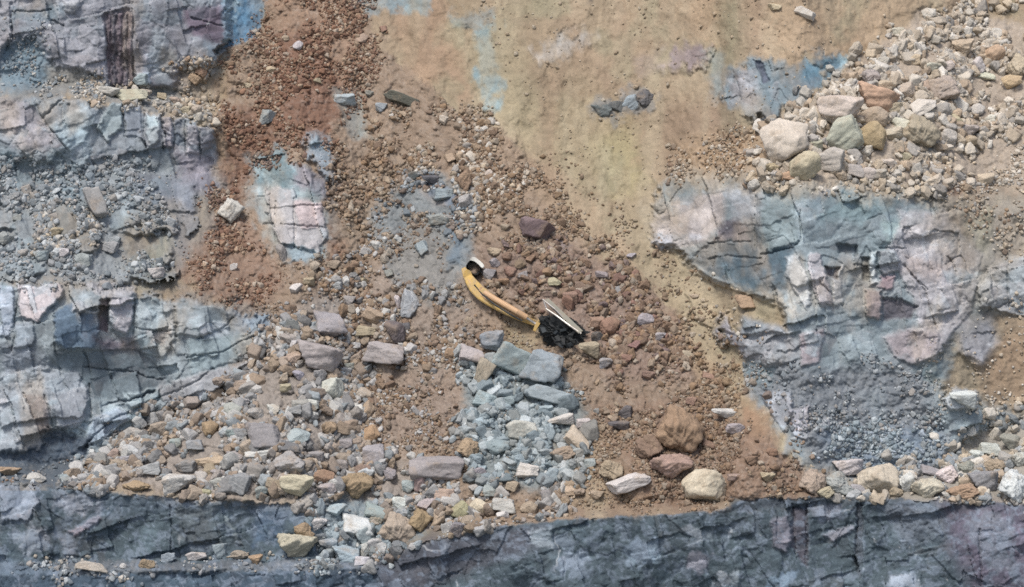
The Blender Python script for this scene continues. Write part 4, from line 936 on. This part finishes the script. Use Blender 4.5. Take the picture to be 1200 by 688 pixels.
def tube(pts, r, seg_=10, taper=None):
    P = [Vector(p) for p in pts]; vs, fs = [], []
    for i, p in enumerate(P):
        tn = (P[min(i+1, len(P)-1)]-P[max(i-1, 0)]).normalized()
        a = tn.cross(VW).normalized(); b = tn.cross(a)
        rr = r*(taper[i] if taper else 1)
        for k in range(seg_):
            t = 2*math.pi*k/seg_; vs.append(p+a*(rr*math.cos(t))+b*(rr*math.sin(t)))
    for i in range(len(P)-1):
        for k in range(seg_): fs.append((i*seg_+k, i*seg_+(k+1) % seg_, (i+1)*seg_+(k+1) % seg_, (i+1)*seg_+k))
    fs.append(tuple(range(seg_-1, -1, -1))); fs.append(tuple((len(P)-1)*seg_+k for k in range(seg_)))
    return vs, fs
def plate(corners, th):
    """a flat plate through four points"""
    c = [Vector(p) for p in corners]; n = (c[1]-c[0]).cross(c[3]-c[0]).normalized()
    if n.dot(VW) > 0: n = -n
    vs = [p-n*th/2 for p in c]+[p+n*th/2 for p in c]
    return vs, [(0,3,2,1),(4,5,6,7),(0,1,5,4),(1,2,6,5),(2,3,7,6),(3,0,4,7)]
def merge(*ms):
    vs, fs = [], []
    for v, f in ms:
        b = len(vs); vs += list(v); fs += [tuple(i+b for i in q) for q in f]
    return vs, fs
ROOT = bpy.data.objects.new('excavator', None); COL.objects.link(ROOT)
ROOT.location = at(640, 392)
tag(ROOT, 'crushed yellow excavator half buried in the landslide, its boom stretched across the rubble', 'excavator')
def part(nm, vf, mat, parent=ROOT, smooth=False):
    off = ROOT.location if parent is ROOT else parent.matrix_basis.translation+ROOT.location
    c = sum((Vector(v) for v in vf[0]), Vector())/len(vf[0])
    org = c
    me = bpy.data.meshes.new(nm); me.from_pydata([tuple(Vector(v)-org) for v in vf[0]], [], vf[1]); me.update()
    if smooth: me.shade_smooth()
    o = link(nm, me, mat, parent); o.location = org-off
    return o
bp = [(544,316),(550,327),(558,338),(568,347),(582,356),(598,365),(614,373),(629,380)]
lift = [.30,.46,.56,.60,.54,.44,.28,.05]
boom = part('boom', sweep([at(x, y, l) for (x, y), l in zip(bp, lift)], [.26,.52,.70,.74,.68,.60,.46,.26], [.30,.46,.58,.6,.58,.55,.5,.4]), M_YEL)
# weld flange along the middle of the boom and the pivot boss
part('flange', sweep([at(x-1, y+1, l+.30) for (x, y), l in zip(bp[1:-1], lift[1:-1])], [.07]*6, [.10]*6), M_ORG, boom)
part('pivot_boss', tube([at(548,321,.9), at(548,321,.1)], .24, 16), M_YEL, boom)
cyl = part('hydraulic_cylinder', tube([at(568,343,.95), at(580,350.5,1.0), at(593,358,1.0), at(606,365.5,.95), at(617,372,.85)], .17, 14), M_ORG)
part('piston_rod', tube([at(616,372,.86), at(626,378.5,.78), at(633,382,.7)], .075, 10), M_ROD, cyl)
part('clevis', tube([at(565,340,.98), at(565,340,.62)], .19, 12), M_ORG, cyl)
part('oil_hose', tube([at(556,334,.95), at(566,346,1.02), at(580,357,1.05), at(598,368.5,1.0), at(612,376,.9)], .045, 8), M_DRK, boom)
# bucket: an open shell with a rubbed white edge, seen into its black inside
sq2 = lambda q: math.copysign(abs(q)**.6, q)
def bucket():
    vs, fs = [], []
    n = 14; c = at(556,313,.5); u = (at(570,325,.55)-at(547,306,.55)).normalized(); w = u.cross(VW).normalized()
    if w.z < 0: w = -w
    rings = []
    for j, (s, dpt) in enumerate(((.62,.30),(.66,0),(.60,-.35),(.42,-.62),(.12,-.74))):
        for i in range(n):
            t = 2*math.pi*i/n
            sq = lambda q: math.copysign(abs(q)**.6, q)
            p = c+u*(sq(math.cos(t))*s*.92)+w*(sq(math.sin(t))*s*.60)-VW*dpt
            vs.append(p)
    for j in range(4):
        for i in range(n): fs.append((j*n+i, j*n+(i+1) % n, (j+1)*n+(i+1) % n, (j+1)*n+i))
    fs.append(tuple(4*n+i for i in range(n)))
    rim = [c+u*(sq2(math.cos(2*math.pi*i/24))*.62*.92)+w*(sq2(math.sin(2*math.pi*i/24))*.62*.60)-VW*.31 for i in range(2, 12)]
    return (vs, fs), rim
bk, rim = bucket()
bu = part('bucket', bk, M_BLK)
part('cutting_edge', sweep(rim, [.05]+[.22]*(len(rim)-3)+[.16,.05], [.12]*len(rim), 2), M_WHT, bu)
# body: burnt engine deck, crushed; lumpy shell plus what sticks out of it
v, f = stone(4, np.random.default_rng(3), 'lumpy')
ctr = at(657,391,.30)
Rb = Matrix.Rotation(math.radians(24), 3, VW)
def body(p): return ctr+Rb @ Vector((0,0,0))+Rb @ (Vector(RT)*(p[0]*2.75)+Vector(UP)*(p[2]*2.0))-VW*(-p[1]*1.2)
jag = np.random.default_rng(9)
vv = [body(p*(1+.10*jag.normal())) for p in v]
bd = part('engine_house', (vv, [tuple(q) for q in f]), M_BLK)
ms = []
for i in range(16):
    x, y = 636+jag.uniform(0, 42), 378+jag.uniform(0, 26)
    y = 370+(x-636)*.40+jag.uniform(0, 27)
    a = at(x, y, .75+jag.uniform(0, .3)); dv = (Vector(RT)*jag.uniform(-1, 1)+Vector(UP)*jag.uniform(-.7, .7)-VW*jag.uniform(0, .5)).normalized()
    part('engine_piece', sweep([a-dv*jag.uniform(.15,.3), a+dv*jag.uniform(.15,.35)], [jag.uniform(.1,.3)]*2, [jag.uniform(.1,.28)]*2, 1), M_DRK if i % 2 else M_BLK, bd)
for i in range(5):
    x = 638+i*9; y = 385+i*3.2+jag.uniform(-3, 8)
    part('hose', tube([at(x, y, .9), at(x+4, y+5, 1.15), at(x+9, y+4, 1.1), at(x+13, y+9, .8)], .045, 8), M_BLK, bd)
# pale side plate and the guard rail along the top of the wreck
sp = part('side_plate', plate([at(637,352,1.0), at(643,350,1.0), at(683,388,1.15), at(678,391,1.1)], .07), M_KHA)
part('guard_rail', tube([at(640,362,1.0), at(652,370,1.15), at(668,382,1.2), at(681,391,1.05)], .06, 8), M_ROD)
part('guard_rail', tube([at(636,351,1.0), at(650,362,1.2), at(660,372,1.2)], .05, 8), M_ROD)
part('rail_post', tube([at(637,352,.95), at(641,363,1.0)], .055, 8), M_ROD)
part('boom_foot', sweep([at(626,388,.75), at(630,380,.8), at(634,373,.7)], [.16,.24,.14], [.2,.25,.2]), M_YEL)

# ------------------------------------------------------------------ labels for the boulders
LM = [('the yellow boom', 588, 358), ('the black wreck', 658, 393)]
SHORT = {'huge blue grey slab lying': 'the huge blue grey slab', 'big cream boulder with an': 'the cream boulder with orange top', 'large pale angular block propped': 'the large pale block of the heap',
 'orange brown wedge lying across': 'the orange wedge', 'bright white egg shaped stone': 'the white egg shaped stone', 'bright white upright stone near': 'the white upright stone', 'purple tilted slab standing over': 'the purple slab',
 'dark maroon broken stone': 'the maroon stone', 'dark green flake': 'the dark green flake', 'lone blue grey cube': 'the lone cube in the chute', 'orange brown block perched': 'the block on the dust ledge',
 'pale grey lump sitting': 'the pale lump by the chute', 'pale purplish slab leaning': 'the leaning purplish slab', 'tall pale purplish block': 'the tall purplish block', 'wide purplish slab with': 'the wide purplish slab', 'round pale boulder below': 'the round pale boulder',
 'round orange brown stone in': 'the round orange stone', 'large triangular grey block': 'the triangular grey block', 'cream flat topped block at': 'the cream block on the lip', 'pale grey block with a': 'the white ended lip block', 'long purplish slab with': 'the long purplish slab',
 'large lumpy orange brown': 'the lumpy orange boulder', 'largest tan grey boulder': 'the largest tan grey boulder', 'round cream boulder alone': 'the round cream boulder on the ledge', 'long cream stone lying': 'the long cream stone', 'pale blue block in': 'the pale blue block', 'cream wedge tilted': 'the cream wedge',
 'pointed pale slab': 'the pointed pale slab', 'tall smooth orange': 'the tall orange boulder', 'huge cream yellow': 'the huge cream yellow boulder', 'pale stone lying alone on the brown': 'the lone pale stone', 'white flat stone resting': 'the white flat stone', 'large round tan cream': 'the round tan boulder on the lip',
 'pale lumpy boulder at the far': 'the pale lumpy end boulder', 'white broken block': 'the white broken block', 'long cream block lying': 'the long cream ledge block', 'pale elongated slab lying alone': 'the elongated slope slab'}
for b in boulders:
    if b['label']:
        for k, v_ in SHORT.items():
            if b['label'].startswith(k): LM.append((v_, b['px'], b['py']))
used = set()
def size_word(b):
    m = math.sqrt(b['w']*b['h'])
    return 'large' if m >= 24 else 'medium sized' if m >= 17 else 'small' if m >= 12 else 'very small'
KIND = {'r': 'rounded', 'l': 'lumpy', 'a': 'angular', 's': 'flat'}
def rels(b):
    out = []
    ds = sorted((math.hypot(b['px']-x, b['py']-y), n, x, y) for n, x, y in LM)
    for d, n, x, y in ds[:5]:
        if d < 4: continue
        dx, dy = b['px']-x, b['py']-y
        near = 'just ' if d < 45 else 'well ' if d > 110 else ''
        side = 'uphill of' if dy < -abs(dx)*.8 else 'downhill of' if dy > abs(dx)*.8 else ('beside' if d < 60 else 'away and level with')
        if side in ('uphill of', 'downhill of'): out.append((d*.8, f'{near}{side} {n}'))
        elif side == 'beside': out.append((d, f'beside {n}'))
        for d2, n2, x2, y2 in ds[:7]:
            if n2 == n or d2 < d: continue
            L_ = math.hypot(x2-x, y2-y)
            if d+d2 < L_*1.12: out.append((L_*.7, f'between {n} and {n2}'))
        if side.startswith(('beside', 'away')):
            out.append((d*1.5, f"{near}to the {'right' if dx > 0 else 'left'} of {n}"))
    out.sort(); return [r for _, r in out]
for b in boulders:
    if b['label']: used.add(b['label'])
for b in sorted([b for b in boulders if not b['label']], key=lambda q: -q['w']*q['h']):
    noun = {'boulder': 'boulder', 'rock_block': 'rock block', 'rock_slab': 'rock slab', 'stone': 'stone'}[b['nm']]
    desc = f"{size_word(b)} {KIND[b['s']]} {WORD[b['key']]} {noun}"
    rr = rels(b)
    for r in rr:
        if f'{desc} {r}' not in used and len(f'{desc} {r}'.split()) <= 16: b['label'] = f'{desc} {r}'; break
    else:
        for o_ in ('second', 'third', 'fourth', 'fifth', 'sixth'):
            c = f'{o_} {desc} {rr[0]}'
            if c not in used: b['label'] = c; break
        else: b['label'] = f'{desc} {rr[0]}'
    used.add(b['label'])
for b in boulders:
    tag(b['o'], b['label'], {'rock_block': 'rock', 'rock_slab': 'rock', 'boulder': 'boulder', 'stone': 'stone'}[b['nm']],
        {'rock_block': 'angular blocks lying in the slide and scree', 'rock_slab': 'flat slabs lying in the slide and scree', 'boulder': 'boulders lying in the slide and scree', 'stone': 'loose stones in the slide and scree'}[b['nm']])

# ------------------------------------------------------------------ light, sky, camera
SUN_EL, SUN_AZ = math.radians(62), math.radians(-30)          # from above and behind the viewer's shoulder
w = bpy.data.worlds.new('World'); S.world = w; w.use_nodes = True
wn = w.node_tree; bg = wn.nodes['Background']
sky = wn.nodes.new('ShaderNodeTexSky'); sky.sky_type = 'NISHITA'; sky.sun_disc = False
sky.sun_elevation = SUN_EL; sky.sun_rotation = math.radians(180)-SUN_AZ
sky.air_density = 1.0; sky.dust_density = 4.0; sky.ozone_density = 1.0
wn.links.new(sky.outputs[0], bg.inputs[0]); bg.inputs[1].default_value = .09
sl = bpy.data.lights.new('sun', 'SUN'); sl.energy = 1.5; sl.angle = math.radians(12); sl.color = (1, .955, .9)
so_ = bpy.data.objects.new('sun', sl); COL.objects.link(so_)
dirv = Vector((math.sin(SUN_AZ)*math.cos(SUN_EL), -math.cos(SUN_AZ)*math.cos(SUN_EL), math.sin(SUN_EL)))
so_.rotation_euler = dirv.to_track_quat('Z', 'Y').to_euler(); so_.location = dirv*200
cd = bpy.data.cameras.new('camera'); cam = bpy.data.objects.new('camera', cd); COL.objects.link(cam)
cam.location = CAM; cam.rotation_euler = (math.radians(90)-PITCH, 0, 0)
cd.sensor_width = 36; cd.lens = 36*F/1200; cd.clip_end = 9000; cd.clip_start = 1
S.camera = cam
S.view_settings.view_transform = 'Standard'; S.view_settings.look = 'None'; S.view_settings.exposure = .86; S.view_settings.gamma = 1
S.view_settings.use_curve_mapping = False
S.cycles.max_bounces = 4; S.cycles.diffuse_bounces = 3
try: S.cycles.use_denoising = False; S.cycles.filter_width = 1.6
except Exception: pass
print('done')
